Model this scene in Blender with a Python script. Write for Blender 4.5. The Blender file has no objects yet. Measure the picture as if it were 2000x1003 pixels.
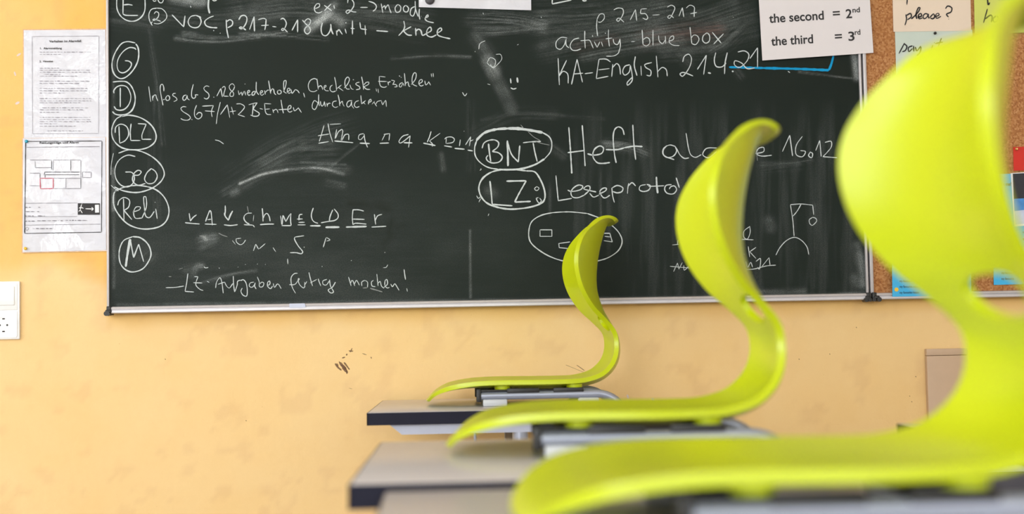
import bpy, bmesh, math, random
import numpy as np
from mathutils import Matrix, Vector

# ------------------------------------------------------------------ camera, world, light, exposure
SC = bpy.context.scene
COL = SC.collection
W_PX, H_PX, F_PX = 2000.0, 1003.0, 2778.0
TABLE_Z = 0.74
CAM = np.array([0.0, -3.78, TABLE_Z + 0.154])
PITCH, YAW, ROLL = (math.radians(a) for a in (3.3, 2.2, 1.1))
FW = np.array([math.sin(YAW) * math.cos(PITCH), math.cos(YAW) * math.cos(PITCH), math.sin(PITCH)])
R0 = np.array([math.cos(YAW), -math.sin(YAW), 0.0])
U0 = np.cross(R0, FW)
RT = math.cos(ROLL) * R0 - math.sin(ROLL) * U0
UP = math.sin(ROLL) * R0 + math.cos(ROLL) * U0

cam_data = bpy.data.cameras.new('camera')
cam = bpy.data.objects.new('camera', cam_data)
COL.objects.link(cam)
M = Matrix.Identity(4)
for i in range(3):
    M[i][0], M[i][1], M[i][2], M[i][3] = RT[i], UP[i], -FW[i], CAM[i]
cam.matrix_world = M
cam_data.sensor_fit = 'HORIZONTAL'
cam_data.sensor_width = 36.0
cam_data.lens = F_PX * 36.0 / W_PX
cam_data.clip_start = 0.02
cam_data.dof.use_dof = True
cam_data.dof.focus_distance = 3.70
cam_data.dof.aperture_fstop = 2.7
SC.camera = cam

world = bpy.data.worlds.new('world')
SC.world = world
world.use_nodes = True
wbg = world.node_tree.nodes['Background']
wbg.inputs['Color'].default_value = (0.86, 0.93, 1.0, 1)
wbg.inputs['Strength'].default_value = 1.0

SC.view_settings.view_transform = 'Standard'
SC.view_settings.look = 'None'
SC.view_settings.gamma = 1.0
SC.view_settings.use_curve_mapping = False
SC.view_settings.exposure = -0.40

ROOM_L, ROOM_R, ROOM_B, ROOM_H = -3.3, 3.6, -7.6, 3.1
# daylight that falls through the windows of the left wall and of the rear wall, behind the camera
WINDOWS = [(-2.60, -1.00), (-4.90, -3.30)]                     # left wall, y ranges
REAR_WINDOWS = [(-3.00, -1.20), (-0.80, 1.00), (1.40, 3.20)]   # rear wall, x ranges
WIN_Z0, WIN_Z1 = 0.95, 2.90


def daylight(loc, rot, w, energy):
    ld = bpy.data.lights.new('window_daylight', 'AREA')
    ld.shape = 'RECTANGLE'
    ld.size, ld.size_y = w
    ld.energy = energy
    ld.color = (0.95, 1.0, 1.03)
    lo = bpy.data.objects.new('window_daylight', ld)
    COL.objects.link(lo)
    lo.location, lo.rotation_euler = loc, rot


for (wy0, wy1) in WINDOWS:
    daylight((ROOM_L - 0.16, (wy0 + wy1) / 2, (WIN_Z0 + WIN_Z1) / 2), (0, math.radians(-90), 0), (WIN_Z1 - WIN_Z0, wy1 - wy0), 64.0)
for (wx0, wx1), e in zip(REAR_WINDOWS, (215.0, 60.0, 55.0)):
    daylight(((wx0 + wx1) / 2, ROOM_B - 0.16, (WIN_Z0 + WIN_Z1) / 2), (math.radians(90), 0, 0), (wx1 - wx0, WIN_Z1 - WIN_Z0), e)


def ray(px, py):
    return FW + (px - 1000.0) / F_PX * RT - (py - 501.5) / F_PX * UP


def on_y(px, py, y=0.0):
    r = ray(px, py)
    return CAM + r * ((y - CAM[1]) / r[1])


def project(P):
    P = np.asarray(P, float) - CAM
    z = P @ FW
    return 1000 + F_PX * (P @ RT) / z, 501.5 - F_PX * (P @ UP) / z


# ------------------------------------------------------------------ materials
def lin(r, g, b):
    f = lambda c: (c / 12.92) if c <= 0.04045 else ((c + 0.055) / 1.055) ** 2.4
    return (f(r / 255), f(g / 255), f(b / 255), 1.0)


class Mat:
    def __init__(self, name):
        self.m = bpy.data.materials.new(name)
        self.m.use_nodes = True
        self.t = self.m.node_tree
        self.b = self.t.nodes['Principled BSDF']
        self.out = self.t.nodes['Material Output']

    def n(self, kind, **kw):
        nd = self.t.nodes.new(kind)
        for k, v in kw.items():
            if k in nd.inputs:
                nd.inputs[k].default_value = v
            else:
                setattr(nd, k, v)
        return nd

    def l(self, a, b):
        self.t.links.new(a, b)

    def set(self, **kw):
        for k, v in kw.items():
            self.b.inputs[k.replace('_', ' ')].default_value = v
        return self

    def coord(self, scale=(1, 1, 1)):
        tc = self.n('ShaderNodeTexCoord')
        mp = self.n('ShaderNodeMapping')
        mp.inputs['Scale'].default_value = scale
        self.l(tc.outputs['Object'], mp.inputs['Vector'])
        return mp.outputs['Vector']

    def noise(self, vec, scale, detail=3.0, rough=0.55):
        n = self.n('ShaderNodeTexNoise')
        n.inputs['Scale'].default_value = scale
        n.inputs['Detail'].default_value = detail
        n.inputs['Roughness'].default_value = rough
        self.l(vec, n.inputs['Vector'])
        return n.outputs['Fac']

    def ramp(self, fac, stops):
        r = self.n('ShaderNodeValToRGB')
        e = r.color_ramp.elements
        while len(e) < len(stops):
            e.new(0.5)
        for k, (p, c) in enumerate(stops):
            e[k].position = p
            e[k].color = c if len(c) == 4 else (*c, 1)
        self.l(fac, r.inputs['Fac'])
        return r.outputs['Color']

    def mix(self, fac, a, b, mode='MIX'):
        m = self.n('ShaderNodeMix')
        m.data_type = 'RGBA'
        m.blend_type = mode
        for sock, v in ((m.inputs[0], fac), (m.inputs[6], a), (m.inputs[7], b)):
            if hasattr(v, 'links'):
                self.l(v, sock)
            else:
                sock.default_value = v
        return m.outputs[2]

    def math(self, op, a, b=None, clamp=False):
        m = self.n('ShaderNodeMath')
        m.operation = op
        m.use_clamp = clamp
        for i, v in enumerate((a, b)):
            if v is None:
                continue
            if hasattr(v, 'links'):
                self.l(v, m.inputs[i])
            else:
                m.inputs[i].default_value = v
        return m.outputs[0]

    def bump(self, h, strength=0.2, dist=0.001):
        bm = self.n('ShaderNodeBump')
        bm.inputs['Strength'].default_value = strength
        bm.inputs['Distance'].default_value = dist
        self.l(h, bm.inputs['Height'])
        self.l(bm.outputs['Normal'], self.b.inputs['Normal'])

    def base(self, col):
        if hasattr(col, 'links'):
            self.l(col, self.b.inputs['Base Color'])
        else:
            self.b.inputs['Base Color'].default_value = col
        return self


def simple(name, col, rough=0.5, metal=0.0, var=0.0, scale=30.0, bump=0.0, **kw):
    """plain material with a slight procedural variation of tone"""
    m = Mat(name)
    m.set(Roughness=rough, Metallic=metal, **kw)
    v = m.coord()
    f = m.noise(v, scale, 3)
    lo = tuple(c * (1 - var) for c in col[:3]) + (1,)
    hi = tuple(min(1, c * (1 + var)) for c in col[:3]) + (1,)
    m.base(m.ramp(f, [(0.3, lo), (0.7, hi)]))
    if bump:
        m.bump(f, bump, 0.001)
    return m.m


def make_wall_paint():
    m = Mat('wall_paint')
    m.set(Roughness=0.75, Specular_IOR_Level=0.25)
    v = m.coord()
    big = m.noise(v, 2.2, 4, 0.6)
    mid = m.noise(v, 26, 4, 0.6)
    fine = m.noise(v, 240, 2, 0.6)
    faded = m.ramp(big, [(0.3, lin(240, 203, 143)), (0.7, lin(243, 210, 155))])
    strong_yellow = m.ramp(big, [(0.3, lin(234, 182, 94)), (0.7, lin(238, 190, 109))])
    at = m.n('ShaderNodeAttribute')
    at.attribute_name = 'wear_and_shade'
    sep = m.n('ShaderNodeSeparateColor')
    m.l(at.outputs['Color'], sep.inputs['Color'])
    col = m.mix(sep.outputs[0], faded, strong_yellow)
    col = m.mix(m.math('MULTIPLY', m.ramp(mid, [(0.45, (0, 0, 0)), (0.75, (1, 1, 1))]), 0.09), col, lin(232, 186, 130))
    spots = m.ramp(m.noise(v, 95, 2, 0.7), [(0.72, (0, 0, 0)), (0.78, (1, 1, 1))])
    col = m.mix(m.math('MULTIPLY', spots, 0.35), col, lin(200, 150, 95))
    col = m.mix(sep.outputs[1], col, lin(190, 140, 110))
    m.base(col)
    h = m.math('ADD', m.math('MULTIPLY', fine, 0.6), m.noise(v, 70, 2))
    m.bump(h, 0.45, 0.0018)
    return m.m


def make_board():
    m = Mat('board_enamel')
    m.set(Roughness=0.55, Specular_IOR_Level=0.16)
    v = m.coord()
    big = m.noise(v, 3.0, 4)
    base = m.ramp(big, [(0.3, lin(17, 27, 22)), (0.7, lin(23, 33, 28))])
    at = m.n('ShaderNodeAttribute')
    at.attribute_name = 'chalk_dust'
    sep = m.n('ShaderNodeSeparateColor')
    m.l(at.outputs['Color'], sep.inputs['Color'])
    grain = m.noise(v, 420, 2, 0.7)
    grain = m.math('ADD', m.math('MULTIPLY', m.ramp(grain, [(0.36, (0, 0, 0)), (0.66, (1, 1, 1))]), 1.3), 0.38)
    dust = m.math('MULTIPLY', sep.outputs[0], grain, True)
    col = m.mix(m.math('MULTIPLY', dust, 0.85), base, lin(205, 212, 214))
    col = m.mix(sep.outputs[1], col, lin(190, 140, 135))
    col = m.mix(sep.outputs[2], col, lin(24, 30, 24))
    m.base(col)
    m.bump(m.noise(v, 300, 2), 0.05, 0.0005)
    return m.m


def make_chalk(name, col, cover=0.40):
    m = Mat(name)
    m.set(Roughness=0.95, Specular_IOR_Level=0.1)
    m.base(col)
    v = m.coord()
    g = m.noise(v, 900, 2, 0.7)
    a = m.ramp(g, [(cover - 0.14, (0.45, 0.45, 0.45)), (cover + 0.12, (1, 1, 1))])
    m.l(a, m.b.inputs['Alpha'])
    return m.m


def make_cork():
    m = Mat('cork')
    m.set(Roughness=0.85)
    v = m.coord()
    vo = m.n('ShaderNodeTexVoronoi')
    vo.inputs['Scale'].default_value = 230
    m.l(v, vo.inputs['Vector'])
    c1 = m.ramp(vo.outputs['Color'], [(0.15, lin(146, 90, 48)), (0.5, lin(176, 120, 70)), (0.9, lin(198, 148, 100))])
    big = m.noise(v, 8, 3)
    m.base(m.mix(m.math('MULTIPLY', big, 0.5), c1, lin(162, 104, 56)))
    m.bump(vo.outputs['Distance'], 0.2, 0.001)
    return m.m


def make_lime():
    m = Mat('lime_plastic')
    m.set(Roughness=0.33, Specular_IOR_Level=0.55)
    v = m.coord()
    f = m.noise(v, 6, 2)
    m.base(m.ramp(f, [(0.3, lin(188, 202, 0)), (0.7, lin(193, 207, 0))]))
    m.bump(m.noise(v, 900, 2), 0.06, 0.0004)
    return m.m


def make_sheet():
    m = Mat('laminated_paper')
    m.set(Roughness=0.45, Coat_Weight=1.0, Coat_Roughness=0.08)
    v = m.coord()
    m.base(m.ramp(m.noise(v, 10, 3), [(0.3, lin(204, 205, 216)), (0.7, lin(212, 212, 222))]))
    patch = m.ramp(m.noise(v, 7, 2, 0.5), [(0.46, (0.08, 0.08, 0.08)), (0.60, (1, 1, 1))])
    h = m.math('MULTIPLY', m.math('ADD', m.noise(v, 22, 3, 0.6), m.math('MULTIPLY', m.noise(v, 110, 3, 0.6), 0.25)), patch)
    bm = m.n('ShaderNodeBump')
    bm.inputs['Strength'].default_value = 0.9
    bm.inputs['Distance'].default_value = 0.022
    m.l(h, bm.inputs['Height'])
    m.l(bm.outputs['Normal'], m.b.inputs['Coat Normal'])
    return m.m


MAT = dict(
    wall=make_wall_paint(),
    white_wall=simple('white_wall_paint', lin(238, 232, 222), 0.8, var=0.02, scale=8, bump=0.05),
    floor=simple('linoleum', lin(176, 166, 152), 0.45, var=0.06, scale=40),
    board=make_board(),
    chalk=make_chalk('white_chalk', lin(206, 214, 217)),
    faint=make_chalk('faint_chalk', lin(150, 154, 154), 0.47),
    blue_chalk=make_chalk('blue_chalk', lin(30, 150, 205), 0.33),
    scuff=make_chalk('scuff', lin(128, 98, 78), 0.5),
    pale=make_chalk('plaster_chip', lin(226, 208, 206), 0.35),
    cork=make_cork(),
    alu=simple('brushed_aluminium', lin(196, 192, 196), 0.42, 0.4, var=0.03, scale=60),
    black=simple('black_rubber', lin(26, 24, 24), 0.45, var=0.1),
    gap=simple('dark_gap', lin(40, 26, 26), 0.8, var=0.05),
    lime=make_lime(),
    steel=simple('silver_lacquer', lin(160, 165, 182), 0.28, 0.4, var=0.02, scale=50),
    rail=simple('pale_grey_lacquer', lin(176, 180, 198), 0.4, 0.2, var=0.02, scale=50),
    top=simple('beige_laminate', lin(203, 198, 201), 0.27, var=0.02, scale=25),
    edge=simple('anthracite_edge', lin(27, 27, 44), 0.5, var=0.08, scale=40, Specular_IOR_Level=0.15),
    nylon=simple('white_nylon', lin(196, 198, 202), 0.4, var=0.02),
    plastic=simple('white_plastic', lin(240, 239, 240), 0.28, var=0.01),
    sheet=make_sheet(),
    paper=simple('white_card', lin(219, 214, 218), 0.6, var=0.01, scale=15),
    cream=simple('cream_card', lin(226, 208, 190), 0.6, var=0.02, scale=15),
    pale_blue=simple('pale_blue_card', lin(196, 208, 200), 0.6, var=0.02, scale=15),
    lime_card=simple('yellow_green_card', lin(205, 212, 104), 0.6, var=0.03, scale=15),
    red=simple('red_card', lin(205, 34, 14), 0.55, var=0.03, scale=15),
    blue=simple('blue_card', lin(58, 176, 232), 0.5, var=0.03, scale=15),
    ink=simple('black_ink', lin(28, 26, 30), 0.6, var=0.05),
    faint_ink=simple('faint_print', lin(150, 147, 158), 0.6, var=0.05),
    film=simple('laminate_film', lin(214, 172, 132), 0.15, var=0.12, scale=80),
    grey_ink=simple('grey_print', lin(120, 117, 128), 0.6, var=0.05),
    red_ink=simple('red_print', lin(196, 70, 96), 0.6, var=0.05),
    white_ink=simple('white_print', lin(232, 232, 236), 0.6, var=0.01),
    photo_dark=simple('photo_dark', lin(20, 22, 36), 0.35, var=0.4, scale=60),
    photo_blue=simple('photo_blue', lin(66, 140, 214), 0.35, var=0.2, scale=40),
    photo_pale=simple('photo_pale', lin(196, 206, 232), 0.35, var=0.1, scale=40),
    brass=simple('brass', lin(226, 190, 120), 0.25, 0.9, var=0.05),
    cyan_pin=simple('cyan_plastic', lin(24, 158, 190), 0.35, var=0.03),
    yellow_pin=simple('yellow_plastic', lin(238, 196, 44), 0.35, var=0.03),
    beige=simple('beige_board', lin(200, 171, 144), 0.5, var=0.03, scale=20),
    dark=simple('dark_grey_board', lin(66, 64, 76), 0.5, var=0.05, scale=20),
    glass=None,
    frame=simple('window_frame_white', lin(236, 236, 234), 0.4, var=0.01),
    magnet=simple('black_magnet', lin(44, 40, 46), 0.4, var=0.05),
)


# ------------------------------------------------------------------ building helpers
def link(name, me, mat=None, parent=None):
    o = bpy.data.objects.new(name, me)
    COL.objects.link(o)
    if mat is not None and me is not None:
        me.materials.append(mat)
    if parent is not None:
        o.parent = parent
    return o


def tag(o, label=None, cat=None, group=None, kind=None):
    for k, v in (('label', label), ('category', cat), ('group', group), ('kind', kind)):
        if v:
            o[k] = v
    return o


def empty(name, loc, rz=0.0):
    o = bpy.data.objects.new(name, None)
    COL.objects.link(o)
    o.empty_display_size = 0.05
    o.location = loc
    o.rotation_euler = (0, 0, rz)
    return o


def smooth(me, ang=35):
    me.polygons.foreach_set('use_smooth', [True] * len(me.polygons))
    me.set_sharp_from_angle(angle=math.radians(ang))
    me.update()


def bm_obj(name, bm, mat, parent=None, sm=True):
    bmesh.ops.recalc_face_normals(bm, faces=bm.faces)
    me = bpy.data.meshes.new(name)
    bm.to_mesh(me)
    bm.free()
    if sm:
        smooth(me)
    return link(name, me, mat, parent)


def add_box(bm, lo, hi, bevel=0.0, seg=2):
    r = bmesh.ops.create_cube(bm, size=1.0)
    c = [(a + b) / 2 for a, b in zip(lo, hi)]
    s = [abs(b - a) for a, b in zip(lo, hi)]
    bmesh.ops.scale(bm, vec=s, verts=r['verts'])
    bmesh.ops.translate(bm, vec=c, verts=r['verts'])
    if bevel > 0:
        es = list({e for v in r['verts'] for e in v.link_edges})
        bmesh.ops.bevel(bm, geom=es, offset=bevel, segments=seg, profile=0.5, affect='EDGES')


def box(name, lo, hi, mat, parent=None, bevel=0.0, seg=2):
    bm = bmesh.new()
    add_box(bm, lo, hi, bevel, seg)
    return bm_obj(name, bm, mat, parent)


def add_prism(bm, pts, axis, a, b):
    """polygon given in the two other axes, extruded along axis from a to b"""
    def put(p, q):
        v = list(p)
        v.insert(axis, q)
        return bm.verts.new(v)
    A = [put(p, a) for p in pts]
    B = [put(p, b) for p in pts]
    bm.faces.new(A)
    bm.faces.new(B[::-1])
    for i in range(len(pts)):
        j = (i + 1) % len(pts)
        bm.faces.new([A[i], A[j], B[j], B[i]])


def add_cyl(bm, p, q, r, seg=24, r2=None):
    p, q = Vector(p), Vector(q)
    d = q - p
    rot = Vector((0, 0, 1)).rotation_difference(d.normalized()).to_matrix().to_4x4()
    bmesh.ops.create_cone(bm, cap_ends=True, segments=seg, radius1=r, radius2=r if r2 is None else r2,
                          depth=d.length, matrix=Matrix.Translation((p + q) / 2) @ rot)


def cyl(name, p, q, r, mat, parent=None, seg=24, r2=None):
    bm = bmesh.new()
    add_cyl(bm, p, q, r, seg, r2)
    return bm_obj(name, bm, mat, parent)


def add_tube(bm, pts, r, seg=16):
    pts = [Vector(p) for p in pts]
    rings = []
    side = None
    for i, p in enumerate(pts):
        t = (pts[min(i + 1, len(pts) - 1)] - pts[max(i - 1, 0)]).normalized()
        if side is None:
            side = t.orthogonal().normalized()
        side = (side - t * side.dot(t)).normalized()
        up = t.cross(side)
        rings.append([bm.verts.new(p + (side * math.cos(a) + up * math.sin(a)) * r)
                      for a in (2 * math.pi * k / seg for k in range(seg))])
    for a, b in zip(rings, rings[1:]):
        for k in range(seg):
            bm.faces.new([a[k], a[(k + 1) % seg], b[(k + 1) % seg], b[k]])
    bm.faces.new(rings[0][::-1])
    bm.faces.new(rings[-1])


def fillet(pts, radii, n=8):
    """round the corners of a polyline"""
    out = [Vector(pts[0])]
    for i in range(1, len(pts) - 1):
        p, a, b = Vector(pts[i]), Vector(pts[i - 1]), Vector(pts[i + 1])
        u, v = (a - p).normalized(), (b - p).normalized()
        ang = u.angle(v)
        d = radii[i - 1] / math.tan(ang / 2)
        s, e = p + u * d, p + v * d
        for k in range(n + 1):
            t = k / n
            # rational quadratic arc
            w = math.sin(ang / 2)
            den = (1 - t) ** 2 + 2 * w * t * (1 - t) + t * t
            out.append((s * (1 - t) ** 2 + p * (2 * w * t * (1 - t)) + e * t * t) / den)
    out.append(Vector(pts[-1]))
    return out


def catmull(P, n):
    """open Catmull-Rom spline through rows of P, n samples, by chord length"""
    P = np.asarray(P, float)
    d = np.r_[0, np.cumsum(np.linalg.norm(np.diff(P[:, :2] if P.shape[1] == 2 else P, axis=0), axis=1) + 1e-9)]
    m = np.zeros_like(P)
    for i in range(len(P)):
        if i == 0:
            m[i] = (P[1] - P[0]) / (d[1] - d[0])
        elif i == len(P) - 1:
            m[i] = (P[-1] - P[-2]) / (d[-1] - d[-2])
        else:
            m[i] = (P[i + 1] - P[i - 1]) / (d[i + 1] - d[i - 1])
    u = np.linspace(0, d[-1], n) if np.isscalar(n) else np.asarray(n) * d[-1]
    k = np.clip(np.searchsorted(d, u, side='right') - 1, 0, len(P) - 2)
    h = d[k + 1] - d[k]
    t = ((u - d[k]) / h)[:, None]
    h = h[:, None]
    return ((2 * t ** 3 - 3 * t ** 2 + 1) * P[k] + (t ** 3 - 2 * t ** 2 + t) * h * m[k]
            + (-2 * t ** 3 + 3 * t ** 2) * P[k + 1] + (t ** 3 - t ** 2) * h * m[k + 1])


RNG = np.random.RandomState(7)
NT = RNG.rand(256, 256)


def vnoise(x, y):
    x, y = np.asarray(x, float), np.asarray(y, float)
    xi, yi = np.floor(x).astype(int), np.floor(y).astype(int)
    fx, fy = x - xi, y - yi
    fx, fy = fx * fx * (3 - 2 * fx), fy * fy * (3 - 2 * fy)
    g = lambda i, j: NT[i % 256, j % 256]
    return (g(xi, yi) * (1 - fx) + g(xi + 1, yi) * fx) * (1 - fy) + (g(xi, yi + 1) * (1 - fx) + g(xi + 1, yi + 1) * fx) * fy


def fbm(x, y, o=4):
    s, a, t = 0, 1, 0
    for k in range(o):
        s = s + a * vnoise(x * 2 ** k + 17.3 * k, y * 2 ** k + 9.1 * k)
        t += a
        a *= 0.55
    return s / t


def parse(s):
    return [[tuple(float(c) for c in p.split(',')) for p in st.split()] for st in s.split('/')]


class Strokes:
    """flat marks (chalk, ink) drawn as ribbons on a plane y = const, given in photograph pixels"""
    def __init__(self, y):
        self.y, self.v, self.f, self.k = y, [], [], 0

    def add(self, pts, w=3.0, straight=False, rough=0.22, taper=True):
        P = np.array(pts, float)
        if len(P) == 1:
            P = np.array([P[0], P[0] + (0.5, 0.5)])
        if len(P) == 2 or straight:
            L = np.r_[0, np.cumsum(np.linalg.norm(np.diff(P, axis=0), axis=1))]
            n = max(3, int(L[-1] / 2.5))
            u = np.unique(np.r_[np.linspace(0, L[-1], n), L])
            Q = np.stack([np.interp(u, L, P[:, 0]), np.interp(u, L, P[:, 1])], 1)
        else:
            L = np.linalg.norm(np.diff(P, axis=0), axis=1).sum()
            Q = catmull(P, max(6, int(L / 1.8)))
        T = np.gradient(Q, axis=0)
        T /= np.linalg.norm(T, axis=1)[:, None] + 1e-9
        N = np.stack([-T[:, 1], T[:, 0]], 1)
        s = np.arange(len(Q))
        seed = self.k * 3.7
        hw = w / 2 * (1 + rough * (2 * vnoise(s * 0.35 + seed, np.full(len(Q), seed)) - 1)
                      + rough * (2 * vnoise(s * 0.06 + seed, np.full(len(Q), seed + 50)) - 1))
        if taper:
            hw[0] *= 0.55
            hw[-1] *= 0.45
        base = len(self.v)
        yy = self.y - 0.000004 * (self.k % 60)
        for q, nn, h in zip(Q, N, hw):
            for sg in (-1, 1):
                p = q + nn * h * sg
                self.v.append(tuple(on_y(p[0], p[1], yy)))
        for i in range(len(Q) - 1):
            a = base + 2 * i
            self.f.append((a, a + 1, a + 3, a + 2))
        self.k += 1

    def text(self, ox, oy, sc, s, w=3.0, **kw):
        for st in parse(s):
            self.add([(ox + x / sc, oy + y / sc) for x, y in st], w, **kw)
        return self

    def poly(self, pts):
        """a filled patch"""
        base = len(self.v)
        yy = self.y - 0.000004 * (self.k % 60)
        for p in pts:
            self.v.append(tuple(on_y(p[0], p[1], yy)))
        self.f.append(tuple(range(base, base + len(pts))))
        self.k += 1
        return self

    def build(self, name, mat, parent=None):
        me = bpy.data.meshes.new(name)
        me.from_pydata(self.v, [], self.f)
        # all faces towards the room (-y)
        bm = bmesh.new()
        bm.from_mesh(me)
        for f in bm.faces:
            f.normal_update()
            if f.normal.y > 0:
                f.normal_flip()
        bm.to_mesh(me)
        bm.free()
        return link(name, me, mat, parent)


def text_mesh(name, body, px, py, height, y, mat, parent=None, rot=0.0, bold=0.0, xs=1.0, width=None, shear=0.0):
    """printed text with its baseline start at pixel (px, py); height of capitals in pixels"""
    cu = bpy.data.curves.new('text', 'FONT')
    cu.body = body
    cu.offset = bold
    cu.shear = shear
    tmp = bpy.data.objects.new('text', cu)
    COL.objects.link(tmp)
    dg = bpy.context.evaluated_depsgraph_get()
    me = bpy.data.meshes.new_from_object(tmp.evaluated_get(dg), depsgraph=dg)
    bpy.data.objects.remove(tmp)
    n = len(me.vertices)
    co = np.zeros(n * 3)
    me.vertices.foreach_get('co', co)
    co = co.reshape(-1, 3)
    a = height / 0.69
    sx = a * xs if width is None else width / (co[:, 0].max() - co[:, 0].min())
    X, Y = co[:, 0] * sx, -co[:, 1] * a
    c, s = math.cos(rot), math.sin(rot)
    out = np.array([on_y(px + x * c - yv * s, py + x * s + yv * c, y) for x, yv in zip(X, Y)])
    me.vertices.foreach_set('co', out.ravel())
    me.materials.clear()
    me.name = name
    me.update()
    return link(name, me, mat, parent)


def sheet(name, corners, y, mat, parent=None, thick=0.0006, nx=14, ny=18, wave=0.0, seed=0.0):
    """a sheet of paper: pixel corners TL TR BR BL, with its own thickness and a little waviness"""
    P = [on_y(c[0], c[1], y) for c in corners]
    bm = bmesh.new()
    grid = []
    for j in range(ny + 1):
        row = []
        for i in range(nx + 1):
            u, v = i / nx, j / ny
            p = (P[0] * (1 - u) + P[1] * u) * (1 - v) + (P[3] * (1 - u) + P[2] * u) * v
            d = wave * (float(fbm(u * 3 + seed, v * 4 + seed, 3)) - 0.5) * 2
            row.append(bm.verts.new((p[0], p[1] - abs(d), p[2])))
        grid.append(row)
    for j in range(ny):
        for i in range(nx):
            bm.faces.new([grid[j][i], grid[j + 1][i], grid[j + 1][i + 1], grid[j][i + 1]])
    r = bmesh.ops.extrude_face_region(bm, geom=list(bm.faces))
    bmesh.ops.translate(bm, vec=(0, thick, 0), verts=[g for g in r['geom'] if isinstance(g, bmesh.types.BMVert)])
    return bm_obj(name, bm, mat, parent)


def pin(name, px, py, y, r, mat, label, cat='pin', tall=0.006, group=None):
    p = on_y(px, py, y)
    bm = bmesh.new()
    add_cyl(bm, (p[0], y, p[2]), (p[0], y - tall * 0.6, p[2]), r, 20)
    add_cyl(bm, (p[0], y - tall * 0.6, p[2]), (p[0], y - tall, p[2]), r, 20, r * 0.55)
    return tag(bm_obj(name, bm, mat), label, cat, group)


# ------------------------------------------------------------------ the room
def grid_wall(name, x0, x1, z0, z1, step, y):
    nx, nz = int((x1 - x0) / step), int((z1 - z0) / step)
    xs, zs = np.linspace(x0, x1, nx + 1), np.linspace(z0, z1, nz + 1)
    X, Z = np.meshgrid(xs, zs)
    V = np.stack([X.ravel(), np.full(X.size, y), Z.ravel()], 1)
    idx = np.arange(X.size).reshape(nz + 1, nx + 1)
    F = np.stack([idx[:-1, :-1], idx[:-1, 1:], idx[1:, 1:], idx[1:, :-1]], -1).reshape(-1, 4)
    me = bpy.data.meshes.new(name)
    me.vertices.add(len(V))
    me.vertices.foreach_set('co', V.ravel())
    me.loops.add(F.size)
    me.loops.foreach_set('vertex_index', F.ravel())
    me.polygons.add(len(F))
    me.polygons.foreach_set('loop_start', np.arange(0, F.size, 4))
    me.polygons.foreach_set('loop_total', np.full(len(F), 4))
    me.update(calc_edges=True)
    return me, V


def color_attr(me, name, rgb):
    ca = me.color_attributes.new(name, 'FLOAT_COLOR', 'POINT')
    c = np.ones((len(rgb), 4))
    c[:, :3] = rgb
    ca.data.foreach_set('color', c.ravel())


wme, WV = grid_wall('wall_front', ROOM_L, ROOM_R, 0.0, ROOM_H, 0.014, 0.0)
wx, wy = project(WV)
# fresher, stronger yellow paint round the board and the notices, faded and grubby lower down, plus painted shade under the rail
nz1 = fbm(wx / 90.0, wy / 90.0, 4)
strong_yellow = np.clip((570 + 120 * (nz1 - 0.5) - wy) / 70.0, 0, 1)
strong_yellow *= np.where(wx < 215, 1.0, 1.0)
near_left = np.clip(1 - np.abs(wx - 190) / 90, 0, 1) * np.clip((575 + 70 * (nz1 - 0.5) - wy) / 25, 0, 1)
under = np.clip(1 - np.abs(wy - (612 - 0.0195 * (wx - 215))) / (26 + 20 * nz1), 0, 1) * 0.75  # shade below the bottom rail, put into the wall colour as stronger yellow
f = np.clip(0.72 * strong_yellow + 0.5 * near_left, 0, 1)
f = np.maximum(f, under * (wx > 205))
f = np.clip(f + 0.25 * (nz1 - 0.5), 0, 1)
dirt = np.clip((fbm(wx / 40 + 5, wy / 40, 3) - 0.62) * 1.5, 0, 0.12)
color_attr(wme, 'wear_and_shade', np.stack([f, dirt, 0 * f], 1))
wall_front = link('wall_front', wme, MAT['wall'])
tag(wall_front, kind='structure')

sm = Strokes(-0.0004)
for st, w in (("520,545 560,620 620,650 660,735", 2.2), ("455,580 500,640 560,690", 2.4), ("540,560 600,640 640,690", 2.4),
              ("600,560 640,610 690,680", 2.0), ("640,690 650,750", 2.6), ("570,640 620,690 650,720", 3.5), ("480,580 505,630", 3.0),
              ("560,600 600,640 630,680", 4.0), ("570,490 620,475", 2.4), ("635,430 655,440", 3.6), ("700,395 735,330", 2.4),
              ("680,370 715,380 750,375", 1.8), ("1040,470 1050,500", 1.6), ("900,415 970,440", 1.0)):
    sm.text(600, 640, 8.36, st, w * 1.25)
for st, w in (("5,62 8,68", 2.5), ("1440,40 1490,75", 1.0), ("5,185 25,190", 1.0), ("1500,460 1502,464", 2.0)):
    sm.text(680, 700, 3.226, st, w)
for px, py in ((1776, 772), (1780, 783), (1672, 638), (1788, 734), (1560, 700), (480, 820), (322, 700), (1620, 690)):
    sm.add([(px, py), (px + 1.5, py + 2)], 1.6)
for a in ("1120,765 1170,783", "1105,712 1160,735 1172,742"):
    sm.text(0, 0, 1, a, 0.6)
o = sm.build('scuff_mark', MAT['scuff'], wall_front)
sp = Strokes(-0.0004)
for px, py, w in ((1225, 770, 6), (1274, 777, 6), (28, 140, 3)):
    sp.add([(px, py), (px + 2.5, py + 8)], w, rough=0.4)
sp.add([(33, 199), (35, 203)], 8, rough=0.4)
sp.add([(33, 109), (41, 104)], 4, rough=0.4)
sp.build('plaster_chip', MAT['pale'], wall_front)

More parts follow.
